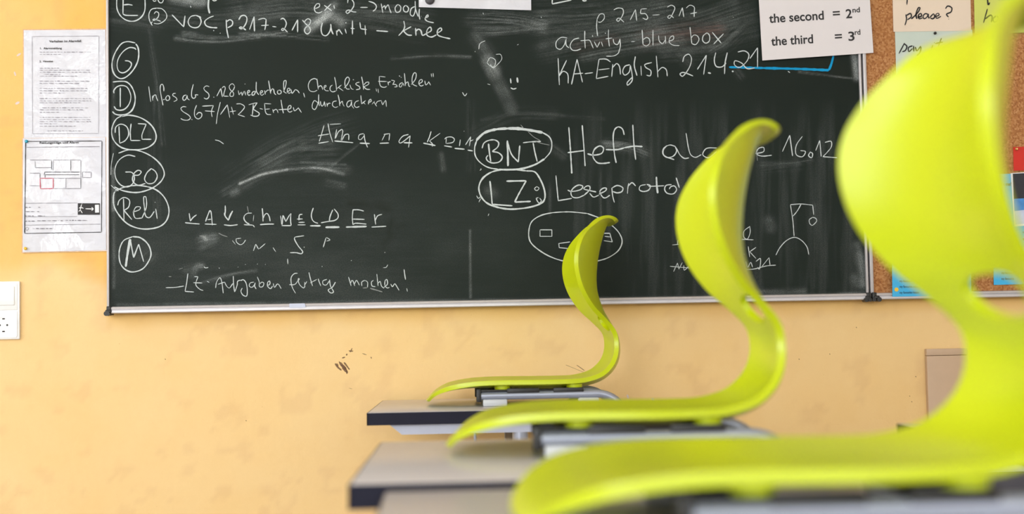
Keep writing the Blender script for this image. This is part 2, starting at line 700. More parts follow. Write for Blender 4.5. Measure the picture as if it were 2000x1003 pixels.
T = 0.2
tag(box('floor', (ROOM_L - T, ROOM_B - T, -0.1), (ROOM_R + T, T, 0.0), MAT['floor']), kind='structure')
tag(box('ceiling', (ROOM_L - T, ROOM_B - T, ROOM_H), (ROOM_R + T, T, ROOM_H + 0.1), MAT['white_wall']), kind='structure')
tag(box('wall_right', (ROOM_R, ROOM_B - T, 0.0), (ROOM_R + T, T, ROOM_H), MAT['white_wall']), kind='structure')
bm = bmesh.new()
xs = [ROOM_L] + [c for w in REAR_WINDOWS for c in w] + [ROOM_R]
for a, b in zip(xs[0::2], xs[1::2]):
    add_box(bm, (a, ROOM_B - T, 0.0), (b, ROOM_B, ROOM_H))
for (a, b) in REAR_WINDOWS:
    add_box(bm, (a, ROOM_B - T, 0.0), (b, ROOM_B, WIN_Z0))
    add_box(bm, (a, ROOM_B - T, WIN_Z1), (b, ROOM_B, ROOM_H))
tag(bm_obj('wall_rear', bm, MAT['white_wall'], sm=False), kind='structure')
for k, (a, b) in enumerate(REAR_WINDOWS):
    bm = bmesh.new()
    y0, y1, fw = ROOM_B - 0.13, ROOM_B - 0.07, 0.055
    for x in (a, b - fw, (a + b) / 2 - fw / 2):
        add_box(bm, (x, y0, WIN_Z0), (x + fw, y1, WIN_Z1))
    for z in (WIN_Z0, WIN_Z1 - fw):
        add_box(bm, (a, y0, z), (b, y1, z + fw))
    tag(bm_obj('window_%d' % (k + 3), bm, MAT['frame']), kind='structure')
bm = bmesh.new()
ys = [T] + [c for w in sorted(WINDOWS, reverse=True) for c in (w[1], w[0])] + [ROOM_B - T]
for a, b in zip(ys[0::2], ys[1::2]):
    add_box(bm, (ROOM_L - T, b, 0.0), (ROOM_L, a, ROOM_H))
for (a, b) in WINDOWS:
    add_box(bm, (ROOM_L - T, a, 0.0), (ROOM_L, b, WIN_Z0))
    add_box(bm, (ROOM_L - T, a, WIN_Z1), (ROOM_L, b, ROOM_H))
tag(bm_obj('wall_left', bm, MAT['white_wall'], sm=False), kind='structure')
for k, (a, b) in enumerate(WINDOWS):
    bm = bmesh.new()
    x0, x1, fw = ROOM_L - 0.13, ROOM_L - 0.07, 0.055
    add_box(bm, (x0, a, WIN_Z0), (x1, a + fw, WIN_Z1))
    add_box(bm, (x0, b - fw, WIN_Z0), (x1, b, WIN_Z1))
    add_box(bm, (x0, a, WIN_Z0), (x1, b, WIN_Z0 + fw))
    add_box(bm, (x0, a, WIN_Z1 - fw), (x1, b, WIN_Z1))
    add_box(bm, (x0, (a + b) / 2 - fw / 2, WIN_Z0), (x1, (a + b) / 2 + fw / 2, WIN_Z1))
    tag(bm_obj('window_%d' % (k + 1), bm, MAT['frame']), kind='structure')

# ------------------------------------------------------------------ blackboard
BY = -0.026                        # writing surface
FY = -0.034                        # front of the frame
board = empty('blackboard', (0.09, 0.0, 0.98))
tag(board, 'dark green blackboard with chalk writing in an aluminium frame', 'blackboard')
INV = Matrix.Translation((-0.09, 0, -0.98))


def on_board(o):
    o.parent = board
    o.matrix_parent_inverse = INV
    return o


pL = on_y(213, 590, FY)[0]
pLo = on_y(208.5, 590, FY)[0]
pR = on_y(1690, 490, FY)[0]
pRo = on_y(1694.5, 490, FY)[0]
pZ = on_y(950, 585, FY)[2]
pZo = on_y(950, 598.5, FY)[2]
TOPZ = pZo + 1.0
bme, BV = grid_wall('writing_surface', pL - 0.003, pR + 0.003, pZ - 0.003, TOPZ, 0.0024, BY)
bx, by = project(BV)
dust = np.zeros(len(BV))
pink = np.zeros(len(BV))
dark = np.zeros(len(BV))


def seg_dist(P):
    """distance to a pixel polyline and arc length along it"""
    best = np.full(len(bx), 1e9)
    along = np.zeros(len(bx))
    side = np.zeros(len(bx))
    acc = 0.0
    for (x0, y0), (x1, y1) in zip(P, P[1:]):
        dx, dy = x1 - x0, y1 - y0
        L = math.hypot(dx, dy)
        t = np.clip(((bx - x0) * dx + (by - y0) * dy) / (L * L), 0, 1)
        d = np.hypot(bx - x0 - t * dx, by - y0 - t * dy)
        sd = ((bx - x0) * -dy + (by - y0) * dx) / L
        m = d < best
        best[m], along[m], side[m] = d[m], acc + t[m] * L, sd[m]
        acc += L
    return best, along, side, acc


def smear(s, w, inten, streak=0.85, fine=2.4, to='dust', hard=2.0):
    global dust, pink, dark
    P = parse(s)[0]
    if len(P) > 2:
        P = [tuple(q) for q in catmull(np.array(P), 24)]
    d, a, sd, L = seg_dist(P)
    k = np.exp(-(d / w) ** hard)
    n = fbm(sd / fine + P[0][0], a / (fine * 30) + P[0][1], 3)
    n = 0.5 + (n - 0.5) * 1.5
    n2 = fbm(bx / 22 + P[0][1], by / 22, 3)
    val = inten * k * np.clip(1 - streak + streak * 2.4 * (n - 0.25), 0, 2) * np.clip(0.35 + 1.5 * (n2 - 0.1), 0, 1.6)
    if to == 'dust':
        dust = dust + 0.55 * val
    elif to == 'pink':
        pink = pink + val
    else:
        dark = np.maximum(dark, np.clip(val, 0, 1))


# overall film of wiped chalk, greyer at the lower left
film = 0.002 + 0.036 * np.clip((by - 300) / 200, 0, 1) * np.clip((1150 - bx) / 500, 0.15, 1)
dust += film * (0.2 + 1.6 * fbm(bx / 120, by / 60, 4) ** 1.5 + 0.5 * fbm(bx / 60, by / 5, 3) ** 2)
dust += 0.03 * np.clip(fbm(bx / 14, by / 200, 3) - 0.45, 0, 1) * (bx > 1120) * np.clip((by - 190) / 80, 0, 1) * 4
smear("338,-6 392,2", 13, .55, .3, hard=4)
smear("330,30 420,40 545,28", 16, .08)
smear("345,74 400,80 480,75 560,64", 4.5, .34, .95, 1.6)
smear("360,66 430,72 520,64", 6, .16, .95, 1.8)
smear("470,64 560,70 640,76", 4, .30, .95, 1.6)
smear("470,20 560,8 640,12", 26, .10)
smear("500,28 590,22 660,30", 18, .10)
smear("604,54 622,42 640,28", 9, .75, .2, 2)
smear("618,44 632,36", 5, .6, .2, 1.5)
smear("640,30 652,10", 7, .35, .2, 2)
smear("656,34 666,44", 9, .60, .1, 1.2)
smear("690,22 800,26 830,32", 14, .16)
smear("600,35 700,40 820,60", 16, .10)
smear("765,113 850,109 918,111", 3, .22)
smear("925,35 1000,38 1060,48", 14, .24)
smear("930,62 990,60 1060,52", 8, .24)
smear("930,74 950,104", 12, .18, .3, 3)
smear("953,118 964,142", 14, .19, .15, 1.2, hard=4)
smear("963,140 982,178 999,212", 13, .13, .3, 1.4, hard=4)
smear("955,118 966,135", 10, .22, .3, 1.5)
smear("1062,30 1160,25 1300,5", 26, .085, .95, 2.6)
smear("1070,55 1180,45 1290,20", 18, .12, .95, 2.6)
smear("1070,95 1180,75 1290,55", 20, .13, .95, 2.6)
smear("1140,112 1230,95 1330,78", 8, .24)
smear("1240,60 1340,50 1440,20", 28, .11, .95, 2.6)
smear("1260,75 1330,66 1400,60", 16, .10, to='pink')
smear("1130,92 1200,75", 10, .06, to='pink')
smear("1300,100 1400,90 1440,60", 16, .13)
smear("1390,100 1412,86", 8, .22)
smear("1420,60 1460,50", 30, .08)
smear("940,235 1010,222 1180,232", 3, .05)
smear("930,260 1000,226 1080,224", 12, .05)
smear("440,376 470,360 520,338 590,327 678,331", 9, .13)
smear("468,358 510,341 560,331", 2.2, 1.15, .3)
smear("560,331 620,328 672,340", 2.2, .62, .5)
smear("620,322 675,322", 2, .25)
smear("590,318 655,318", 4, .16)
smear("600,334 672,336", 6, .14)
smear("470,345 540,300 620,262 660,250", 26, .07)
smear("520,315 570,290 640,285", 20, .12)
smear("640,356 670,362", 6, .14)
smear("455,377 462,374", 6, .3, .3)
smear("395,466 416,462", 9, .34, .4)
smear("399,463 402,466", 4, .6, .2)
smear("396,478 415,470", 10, .14)
smear("365,525 390,518", 7, .12)
smear("376,540 385,520 396,518", 5, .2)
smear("395,552 450,536 500,528", 3, .22)
smear("700,283 640,330", 3, .12)
smear("862,302 866,330", 5, .20)
smear("918,450 919,580", 2.2, .26, .3)
smear("919,200 921,330", 7, .07)
smear("1072,260 1074,420", 3, .10)
smear("1172,220 1174,420", 3, .10)
smear("1592,400 1594,560", 4, .08)
smear("1184,282 1225,286 1258,298", 9, .26)
smear("1080,290 1100,305", 7, .14)
smear("1488,320 1540,318 1585,312", 4, .14)
smear("1490,330 1560,322", 8, .07)
smear("1502,432 1506,444", 10, .16, .3, 1.5)
smear("955,372 962,378", 10, .14, .2, 1.5)
smear("1250,292 1262,300", 7, .12)
smear("1440,570 1500,571 1570,568", 6, .22, .4, 2)
smear("1690,572 1640,574", 4, .2)
smear("1674,480 1688,540 1689,556", 8, .38, .3, 2)
smear("1672,545 1680,552", 10, .24, .2, 1.5)
smear("1668,108 1673,152", 5.5, .80, .15, 2)
smear("1560,140 1650,152 1668,153", 2, .3)
smear("285,505 290,500", 12, .12)
smear("222,100 222,560", 3.5, .12, .5)
smear("220,330 221,410", 3, .45, .3)
smear("230,30 300,40", 20, .07)
smear("290,60 305,150 318,280", 5, .09)
smear("300,190 306,420", 14, .05)
smear("230,595 600,590 1000,585 1680,574", 3, .16, .4)
smear("1440,140 1446,148", 7, .2)
smear("1330,110 1345,125", 10, .10)
smear("685,397 720,399 760,405", 9, .8, .3, to='dark')
smear("735,400 755,408", 8, .8, .3, to='dark')
smear("765,435 760,460 752,475", 9, .7, .3, to='dark')
smear("775,445 790,438", 7, .5, .3, to='dark')
smear("1560,120 1655,135", 18, .6, .2, to='dark')
smear("430,345 560,345 640,350", 10, .35, .2, to='dark')
smear("440,225 560,120 860,80", 60, .25, .2, to='dark')
dust = np.clip(dust, 0, 1)
color_attr(bme, 'chalk_dust', np.stack([dust, np.clip(pink, 0, .5), np.clip(dark, 0, .8)], 1))
on_board(link('writing_surface', bme, MAT['board']))
on_board(box('backing_panel', (pL - 0.002, BY + 0.0005, pZ - 0.002), (pR + 0.002, -0.012, TOPZ), MAT['gap']))

# frame: three narrow side profiles and the deeper bottom rail
bm = bmesh.new()
add_box(bm, (pLo, FY, pZo), (pL, -0.010, TOPZ + 0.012), 0.0012)
on_board(bm_obj('side_profile', bm, MAT['alu']))
bm = bmesh.new()
add_box(bm, (pR, FY, pZo), (pRo, -0.010, TOPZ + 0.012), 0.0012)
on_board(bm_obj('side_profile', bm, MAT['alu']))
bm = bmesh.new()
add_box(bm, (pLo, FY, TOPZ), (pRo, -0.010, TOPZ + 0.012), 0.0012)
on_board(bm_obj('top_profile', bm, MAT['alu']))
bm = bmesh.new()
h = pZ - pZo
prof = [(-0.010, pZo), (FY - 0.006, pZo), (FY - 0.008, pZo + 0.002), (FY - 0.008, pZo + h * .42), (FY - 0.0045, pZo + h * .47),
        (FY - 0.0045, pZo + h * .55), (FY - 0.008, pZo + h * .60), (FY - 0.006, pZ - 0.002), (FY + 0.001, pZ), (-0.010, pZ)]
add_prism(bm, prof, 0, pLo + 0.006, pRo - 0.006)
on_board(bm_obj('chalk_rail', bm, MAT['alu']))
bm = bmesh.new()
a, b = on_y(566, 600, FY)[0], on_y(596, 600, FY)[0]
add_prism(bm, [(a, pZo + 0.006), (b - 0.001, pZo + 0.006), (b + 0.003, pZo + 0.007), (b, pZ - 0.001), (a, pZ - 0.001)], 1, FY - 0.0095, FY - 0.004)
on_board(bm_obj('rail_joint', bm, MAT['rail']))


def corner_cap(name, x, z, flip):
    bm = bmesh.new()
    add_box(bm, (x - 0.005, FY - 0.010, z - 0.003), (x + 0.007, -0.008, z + 0.020), 0.002)
    add_box(bm, (x - flip * 0.004 - 0.006, FY - 0.013, z + 0.002), (x - flip * 0.004 + 0.010, FY - 0.004, z + 0.011), 0.003)
    add_cyl(bm, (x - flip * 0.010, FY - 0.016, z + 0.001), (x - flip * 0.010, FY + 0.012, z + 0.001), 0.0062, 20)
    add_cyl(bm, (x + flip * 0.002, FY - 0.018, z + 0.0005), (x + flip * 0.002, FY + 0.012, z + 0.0005), 0.0050, 20)
    return bm_obj(name, bm, MAT['black'])


on_board(corner_cap('corner_cap', pLo + 0.006, pZo - 0.001, 1 * 0.4))
on_board(corner_cap('corner_cap', pRo - 0.004, pZo - 0.001, 0.7))

CH = BY - 0.0006
ink_off = [0]


def chalk(label, blocks, mat='chalk'):
    ink_off[0] += 1
    s = Strokes(CH - 0.00003 * ink_off[0])
    for ox, oy, sc, d, w in blocks:
        s.text(ox, oy, sc, d, w * 0.69)
    o = on_board(s.build('chalk_writing', MAT[mat]))
    o['label'] = label
    return o


A = (210, 60, 5.9)
chalk('circled chalk letter G', [(*A, "320,140 230,125 160,150 90,250 55,350 55,440 85,510 145,550 210,535 290,460 345,360 360,270 350,190 325,150", 3.2),
      (*A, "330,218 310,200 250,195 180,240 125,320 110,400 130,465 175,485 230,460 270,410 275,375 245,350 200,345", 3.0)])
chalk('circled chalk letter D', [(*A, "60,590 150,582 220,590 275,640 315,740 315,830 285,910 230,955 150,970 90,960 55,930", 3.4),
      (*A, "75,720 72,690 110,645 170,630 225,650 262,720 268,780 245,850 200,900 150,915 100,905 75,870/147,655 147,880", 3.2)])
Bc = (280, 130, 6.25)
chalk('chalk line reading Infos ab S.128 wiederholen', [(*Bc,
      "65,240 90,430/110,355 115,415/112,390 130,350 150,345 160,380 178,420/250,300 248,250 232,215 212,225 205,275 220,370 240,472/240,405 262,398/"
      "290,355 272,385 285,412 315,405 320,370 300,352 285,362/395,325 365,330 358,350 400,380 410,405 370,428/525,345 495,355 480,390 495,412 520,395 535,350/535,350 540,390 565,408/"
      "610,215 590,300 592,370 615,388 640,365 632,345 670,345/805,245 770,235 738,260 750,290 795,330 800,370 770,395 738,380/855,370 865,375/"
      "897,360 945,265/945,265 965,370/960,262 985,240 1000,260 985,320 978,360/978,360 1040,362/1115,235 1085,208 1048,240 1060,280 1100,320 1095,360 1060,360 1060,325 1100,280 1115,240/"
      "1158,290 1168,345/1168,345 1196,308/1196,308 1206,355/1206,355 1226,300/1236,298 1250,350/1240,208 1242,216/1262,320 1290,315 1300,295 1282,290 1270,320 1285,350 1310,340/1365,300 1335,310 1325,345 1350,345 1372,300/1378,185 1380,300 1410,345/"
      "1420,325 1450,315 1455,295 1435,295 1425,325 1445,350 1475,330/1480,290 1490,340/1488,315 1520,285 1535,290/1528,170 1555,330/1550,310 1575,270 1590,280 1600,325 1620,345/"
      "1650,285 1635,310 1650,335 1680,325 1680,295 1655,285/1710,310 1740,220 1740,170 1718,175 1712,240 1722,310 1750,325/1750,310 1785,290 1785,265 1765,265 1757,300 1775,325 1800,315/"
      "1800,275 1815,325 1840,300 1850,280/1850,280 1880,290 1905,325/1955,320 1970,375", 2.3)])
chalk('chalk line reading S.67/1+2 B-Enten', [(*Bc,
      "525,492 485,488 458,510 480,545 550,590 575,625 545,652 490,650 455,632/590,640 595,650/650,470 625,540 630,610 670,638 710,610 710,570 675,560 645,590/718,482 855,475/855,475 830,550 840,615/752,540 870,548/"
      "940,432 905,580 890,700/940,585 1025,465/1025,465 1055,625/1055,550 1130,540/1075,490 1100,585/1135,455 1190,455 1235,490 1195,550 1155,585/1155,585 1240,612/"
      "1342,462 1330,595/1285,465 1340,450 1390,440/1390,440 1350,500 1345,520 1415,570 1400,600 1350,605 1308,590/1340,455 1348,520/1420,510 1460,520/1475,450 1560,455/1480,455 1490,550 1510,580 1560,585/1490,520 1545,515/"
      "1580,520 1590,565/1588,540 1615,520 1630,525 1645,565/1680,405 1695,500 1710,570/1650,525 1760,520/1760,525 1800,505 1800,475 1775,480 1762,530 1785,555 1820,540/1830,495 1845,540 1880,515 1895,500/1890,500 1930,560", 2.2)])
Cc = (590, 130, 7.407)
chalk('chalk line reading Checkliste Erzählen', [(*Cc,
      "20,380 38,440/215,190 180,172 120,200 90,270 110,345 170,362 220,340/215,175 235,330/235,300 265,275 285,290 300,335/310,310 345,290 345,270 325,275 318,310 340,345 385,350/"
      "440,265 410,290 405,335 440,365 490,350/470,150 490,250 500,350/500,320 570,265/525,300 595,350/610,310 660,250 685,180 660,150 625,190 620,260 645,320 690,325/690,260 715,320 745,330/735,188 750,190/"
      "830,225 790,235 775,255 830,290 835,320 780,335/860,145 880,240 890,335/895,290 960,255 965,225 925,230 895,265/885,280 930,325 985,330/1070,315 1078,360/1098,320 1105,380/"
      "1205,150 1118,140/1118,140 1120,230 1140,285 1190,300 1225,285/1100,212 1225,215/1240,215 1250,270/1247,240 1270,215 1280,225/1290,195 1340,205/1340,205 1310,260/1310,260 1340,255 1370,270 1375,288 1335,295/"
      "1455,230 1420,245 1405,285 1430,295 1460,240 1475,280/1405,128 1415,145/1430,150 1436,160/1480,95 1490,200 1495,280/1492,250 1530,220 1545,280 1565,290/1580,260 1640,180 1650,100 1625,88 1595,150 1600,250 1665,285/"
      "1690,250 1740,215 1730,185 1700,200 1690,250 1720,280 1760,265/1775,205 1790,265 1820,240 1835,215/1830,215 1860,270/1868,100 1875,150/1895,95 1900,150", 2.2)])
chalk('chalk word durchackern', [(*Cc,
      "225,520 180,490 150,540 150,600 185,620 220,560 235,500/240,400 240,500 250,570/266,500 272,550 290,572 312,545 322,502/322,502 336,580/358,525 366,580/363,560 385,530 412,532/500,495 450,510 440,560 480,590 520,575/"
      "520,405 540,500 545,570/545,540 580,500 590,540 610,575/725,490 670,500 645,550 665,585 700,560 718,500/718,500 720,560 750,605/820,490 775,510 755,560 785,590 830,575/850,415 860,540/860,540 920,490/880,510 915,545/"
      "960,520 1000,500 990,470 965,500 960,545/1010,545 1050,500/1040,510 1080,575/1070,540 1090,505 1150,490/1150,500 1165,550 1195,500/1195,500 1210,490 1220,580", 2.2)])
Dc = (210, 0, 5.714)
chalk('circled chalk letter E', [(*Dc, "105,-60 105,90 140,170 200,220 265,237 330,225 390,175 418,100 415,-60/175,-60 172,155/172,155 200,170 340,172/180,55 230,50 280,58", 3.0)])
chalk('chalk line reading VOC p 217-218 Unit 4 - knee', [(*Dc,
      "505,0 520,15 545,5/555,-20 580,28 610,28 630,-20/550,90 490,105 462,160 470,230 500,285/500,240 485,265/550,90 610,100 655,150 660,195 630,235 570,265 515,260/520,155 540,130 570,145 565,190 525,225 505,225 520,210 560,225 595,238", 2.4),
      (*Dc, "720,165 850,300/865,175 850,300/990,170 930,185 900,240 920,290 975,310 1020,295 1045,240 1025,190 985,170/1020,180 1045,195/1185,178 1130,200 1085,240 1100,285 1150,305 1225,310/1325,220 1330,320 1350,425/1330,240 1365,220 1395,240 1390,280 1340,310/"
      "1465,220 1490,180 1530,172 1555,200 1545,260 1500,320 1470,310 1490,300 1545,335/1585,330 1635,185/1635,185 1640,350/1680,220 1740,205 1770,215/1770,215 1765,280 1755,335/1715,285 1800,280/1840,295 1885,300/"
      "1930,215 1960,205 1985,230 1995,270 1960,340 1940,330 1960,315 2010,360", 3.2),
      (*Dc, "1180,340 1190,342/1255,368 1260,372/925,65 932,85/1170,0 1190,10 1220,0", 2.6), (*Dc, "1130,-30 1125,80 1140,150", 4.4),
      (560, 0, 5.882, "60,350 125,225/125,225 125,370/180,230 215,270 265,320 270,360 235,390 205,360 215,320 260,280 275,235 245,215 215,235 200,260/"
       "410,260 395,330 410,395 450,410 490,370 510,300/505,275 515,350 535,395/570,350 578,410/575,370 600,340 615,360 640,395/670,330 685,385/675,258 685,265/755,235 755,395/735,325 780,330/840,255 850,330/850,330 920,340/900,290 905,400/"
       "1030,352 1165,362/1345,240 1355,310 1330,360 1285,410/1430,305 1340,355/1340,355 1390,400 1440,405/1480,320 1485,410/1485,360 1510,335 1540,350 1560,405 1605,385/1605,385 1660,350 1650,310 1615,340 1610,400 1660,425 1720,400/1725,385 1780,345 1770,320 1735,345 1735,400 1790,425 1880,445", 3.2)])
Ec = (560, 0, 5.882)
chalk('chalk line reading ex. 2 to moodle', [(*Ec,
      "325,100 375,75 375,45 345,45 318,90 330,135 370,148 410,130/430,60 520,125/510,45 430,125/540,60 550,100/705,-20 700,35/735,-20 770,30 765,80 700,155 680,135 710,115 760,135 800,138/845,85 930,85/940,15 1000,35 1030,70 1020,105 990,130/"
      "1085,40 1105,150/1100,90 1125,65 1135,110/1135,95 1165,55 1180,100 1200,150/1275,50 1245,90 1260,140 1300,130 1310,80 1280,50/1365,60 1340,90 1350,130 1385,135 1400,95 1370,60/1470,75 1430,100 1420,165 1450,185 1475,130 1480,70/1475,10 1480,100 1510,190/"
      "1525,100 1520,160 1530,225/1545,185 1548,188/1590,205 1625,190 1620,170 1600,190 1590,220 1620,245 1690,262", 2.8)])
Fc = (1070, 0, 5.405)
Gc = (1070, 80, 4.651)
chalk('chalk line reading p 215-217', [(*Fc, "50,-60 45,42/45,42 250,0/365,0 380,10 410,5", 3.4), (*Fc,
      "525,380 515,280 520,200/520,200 550,150 590,150 595,195 555,235 530,230/695,105 740,85 790,95 795,145 745,225 725,210 750,190 805,235/870,210 925,100/925,100 938,218/1045,92 985,95/985,95 980,140 1030,145 1055,185 1040,205 1000,190/1105,160 1180,155/"
      "1260,75 1305,55 1340,80 1320,140 1285,195 1265,180 1290,160 1330,190/1385,170 1420,80/1420,80 1435,180/1460,85 1500,55 1545,75 1545,130 1545,180/1505,145 1575,130/1955,180 1960,183", 2.3)])
chalk('chalk line reading activity - blue box', [(*Fc,
      "205,400 140,395 90,440 90,500 130,520 170,480 195,410/190,420 195,480 225,505/330,400 270,420 235,480 255,525 300,532 350,515/390,325 390,420 395,510/345,430 400,425 440,425 460,460 480,510/470,372 475,388/490,440 520,500/520,500 550,440/565,440 580,490/605,345 610,355/640,310 640,400 650,490/610,410 680,400/"
      "690,410 700,455 735,470 760,420/760,410 765,490 750,541/880,440 920,438/995,315 1005,470/1005,470 1040,485 1075,455 1070,410 1040,395 1005,420/1110,315 1110,480/1170,375 1175,430 1210,460 1240,420/1240,380 1245,460/1275,435 1325,415 1325,380 1295,390 1280,440 1320,475 1390,480/"
      "1500,285 1520,460/1520,460 1560,470 1595,420 1580,380 1540,370 1515,400/1680,345 1640,380 1635,430 1670,455 1705,430 1705,370 1680,345/1735,340 1830,455/1855,355 1750,465", 2.4), (*Gc, "650,78 640,110 600,135 530,138", 2.4)])
chalk('chalk line reading KA-English 21.4.21', [(*Gc,
      "93,155 100,300 105,400/170,175 100,320/100,320 140,275 180,300 185,385/215,395 265,165/265,165 315,375/230,300 320,292/335,297 410,287/570,190 530,165 465,165/465,165 450,260 440,342/440,342 550,320/460,262 560,250/590,210 580,325/590,240 625,205 650,230 660,305/"
      "745,215 700,230 680,280 700,310 740,280 750,220/750,220 765,300 765,360 725,402 720,380 765,330/795,140 785,220 810,315/845,225 850,315/945,195 880,215 890,240 935,270 930,315 895,310/985,135 1000,330/995,280 1040,240 1075,260 1085,320/"
      "1225,190 1240,140 1280,120 1305,160 1285,240 1225,320 1200,300 1230,285 1320,318/1358,258 1440,128/1440,128 1415,305/1525,105 1512,180 1530,230 1580,235 1620,200/1630,105 1610,200 1605,300/1725,100 1785,90 1825,120 1810,180 1740,240 1695,215 1700,180 1760,200 1810,250 1880,245/1835,160 1905,60/1905,60 1905,240", 2.7),
      (*Gc, "1455,288 1482,294", 5.5), (*Gc, "1672,274 1688,278", 4.5), (1280, 0, 1, "1440,140 1441,141", 2)])
chalk('blue chalk underline', [(0, 0, 1, "1424,131 1500,133 1560,134.5 1619,137/1619,137 1624,124 1628,108", 6.0)], 'blue_chalk')
Hc = (920, 240, 5.57)
chalk('circled chalk letters BNT', [(*Hc, "60,195 70,175 150,105 270,70 400,60 520,62 650,80 780,105", 7.0), (*Hc, "780,105 850,150 878,215 865,310 800,390", 3.6), (*Hc, "800,390 700,450 560,495 420,508 300,505", 4.8),
      (*Hc, "300,505 180,480 90,420 45,350 40,260 60,195 110,140", 3.2), (*Hc, "120,275 140,220 190,190 260,185 300,215 290,260 230,310/230,310 300,325 340,370 310,420 240,435 185,415 165,380 185,350", 3.4),
      (*Hc, "190,225 200,320 215,420/395,190 400,330 402,470/530,245 515,425", 4.6), (*Hc, "395,200 440,340 515,425/565,215 650,205 760,200/675,215 695,320 720,420", 3.4), (*Hc, "105,495 110,505 95,515", 2)])
chalk('boxed chalk letters LZ', [(*Hc, "600,520 440,505 290,515 200,545 120,610 85,700 105,790 160,860 250,905 400,935 540,930 680,905 780,860 805,800 790,700 740,590 690,530 600,520", 4.0),
      (*Hc, "205,630 220,760 230,885/230,885 450,900/385,632 600,628/600,628 520,770 475,860/475,860 650,852", 4.2), (*Hc, "715,690 690,715 715,735 740,710 715,690/735,810 710,820 740,870 765,845 745,815/60,790 80,820 102,800/85,860 105,820", 2.4),
      (*Hc, "185,1010 195,985", 2.5)])
Ic = (1080, 230, 5.57)
Jc = (1280, 220, 2.507)
chalk('large chalk words Heft abgabe 16.12', [(*Ic,
      "172,100 190,350 205,605/318,80 335,300 350,525/160,378 340,355/375,390 440,405 530,385 550,330 510,305 450,345 435,420 480,485 540,495 620,485/775,185 755,120 710,98 670,130 655,220 670,400 688,490/575,345 700,345 780,325/868,75 880,280 900,455/775,325 880,308 975,312", 3.6),
      (*Ic, "1330,310 1270,295 1205,330 1195,390 1240,430 1310,415 1345,360 1330,310/1240,300 1200,350 1210,410 1320,455/1345,330 1380,400 1430,440 1480,435", 3.0),
      (*Jc, "150,100 170,200 195,218 225,205/300,172 250,175 232,205 260,220 300,190/490,200 530,190 530,170 505,175 495,200 520,212 570,208/622,190 658,110/658,110 672,212/720,115 690,160 690,205 720,215 735,190 710,185/760,190 750,210 765,220 770,200 758,192/785,185 805,135/805,135 812,215/830,145 860,140 862,165 840,195 820,215/820,215 890,220", 2.6)])
chalk('chalk word Leseprotokoll', [(*Ic,
      "32,625 45,770 58,905/58,900 205,875/160,785 200,800 300,780 325,745 280,730 220,765 195,815 215,860 270,868 340,840/340,840 400,780 400,745 370,740 335,770 400,790 470,805/400,820 440,860 500,840/500,830 575,790 580,765 545,765 510,800 540,860 570,870 620,840/"
      "640,760 650,850 668,920/645,760 700,735 760,760 750,800 700,815 650,800/825,710 815,760 810,825/820,740 860,705 900,740/1010,725 950,740 940,780 980,800 1040,785 1060,740 1020,722/1040,745 1210,738/1290,725 1230,735 1215,780 1245,820 1310,825 1345,780 1320,740 1280,750 1265,775/1340,650 1375,760", 3.0),
      (*Ic, "1125,640 1130,740 1140,820", 5.0)])
Kc = (1290, 370, 5.28)
chalk('chalk hangman gallows', [(*Kc,
      "1340,155 1365,320 1378,480/1340,155 1450,148 1570,160/1570,160 1580,260/1450,150 1410,220 1365,275/1570,285 1535,310 1540,350 1565,368 1595,345 1612,320 1600,295 1570,285/1190,675 1230,600 1300,525 1380,492 1450,520 1510,590 1530,670", 2.2)])
chalk('small chalk letters with a crossed-out word', [(*Kc,
      "920,375 925,440 895,510 860,490 860,430 920,380/835,512 960,517/905,585 920,695/985,595 920,640/920,640 985,710/862,660 866,670/97,790 300,808/800,820 950,820 1100,785 1190,778/135,845 175,755/175,755 190,820/190,820 225,750/240,780 245,830 290,790/"
      "800,700 820,780/845,720 870,790/880,740 900,800 930,750 950,800/985,740 1030,710 1020,820 1000,800/1040,800 1120,700/1120,700 1130,780/122,570 190,563/180,520 175,565", 2.0)])
Lc = (340, 390, 9.09)
Mc = (550, 390, 8.0)
chalk('underlined chalk letters rAUchMELDEr', [(*Lc,
      "268,235 278,310 290,380/290,375 340,310 400,265/195,405 320,418 455,428/558,385 600,270 635,185/635,185 655,210 680,450/595,352 660,342/545,428 755,435/908,100 910,200 905,280 965,360/890,230 900,280 965,370/885,442 1000,455 1130,440/"
      "1380,235 1300,240 1245,290 1245,350 1290,405 1340,430/1240,440 1400,448/1400,448 1430,485/1565,150 1575,260 1580,385/1580,330 1610,265 1650,240 1690,300 1705,380/1525,440 1650,430 1775,430/1890,280 1905,380 1910,440", 2.9), (*Lc, "965,360 1000,270 1040,195", 4.0), (*Lc, "1415,270 1405,380/1035,720 1090,790", 1.6),
      (*Mc, "20,240 10,390/25,240 65,340/65,340 130,225/145,210 140,320 150,400/0,402 150,402/325,225 280,235 270,320/240,300 330,298/265,352 360,350/250,390 375,390/495,125 465,230 480,310 520,350 570,365/800,155 760,250 745,325/820,140 880,220 880,280 830,320 740,335 615,358/"
      "1110,155 1200,155 1285,175/1115,155 1105,280 1115,390/1110,300 1295,305/1120,385 1150,365 1325,378/1450,225 1460,310 1470,385/1465,320 1500,250 1570,225/1405,425 1635,412", 2.8), (*Mc, "445,405 610,405/685,428 905,425/1005,425 1330,415", 5.2)])
chalk('loose chalk letters under the guessing game', [(*Lc, "1100,690 1110,750 1175,795 1230,770 1270,710/1100,690 1190,680/1408,905 1450,785/1450,785 1500,875/1510,870 1620,775/1755,845 1805,920", 2.2),
      (*Mc, "350,560 210,580/210,580 200,610 260,720 330,810 310,840 230,825 130,825/345,738 360,740/695,590 650,740/700,585 755,625 700,645/1085,945 1095,950/1608,820 1618,822", 2.5)])
Nc = (310, 510, 7.692)
Oc = (550, 510, 7.692)
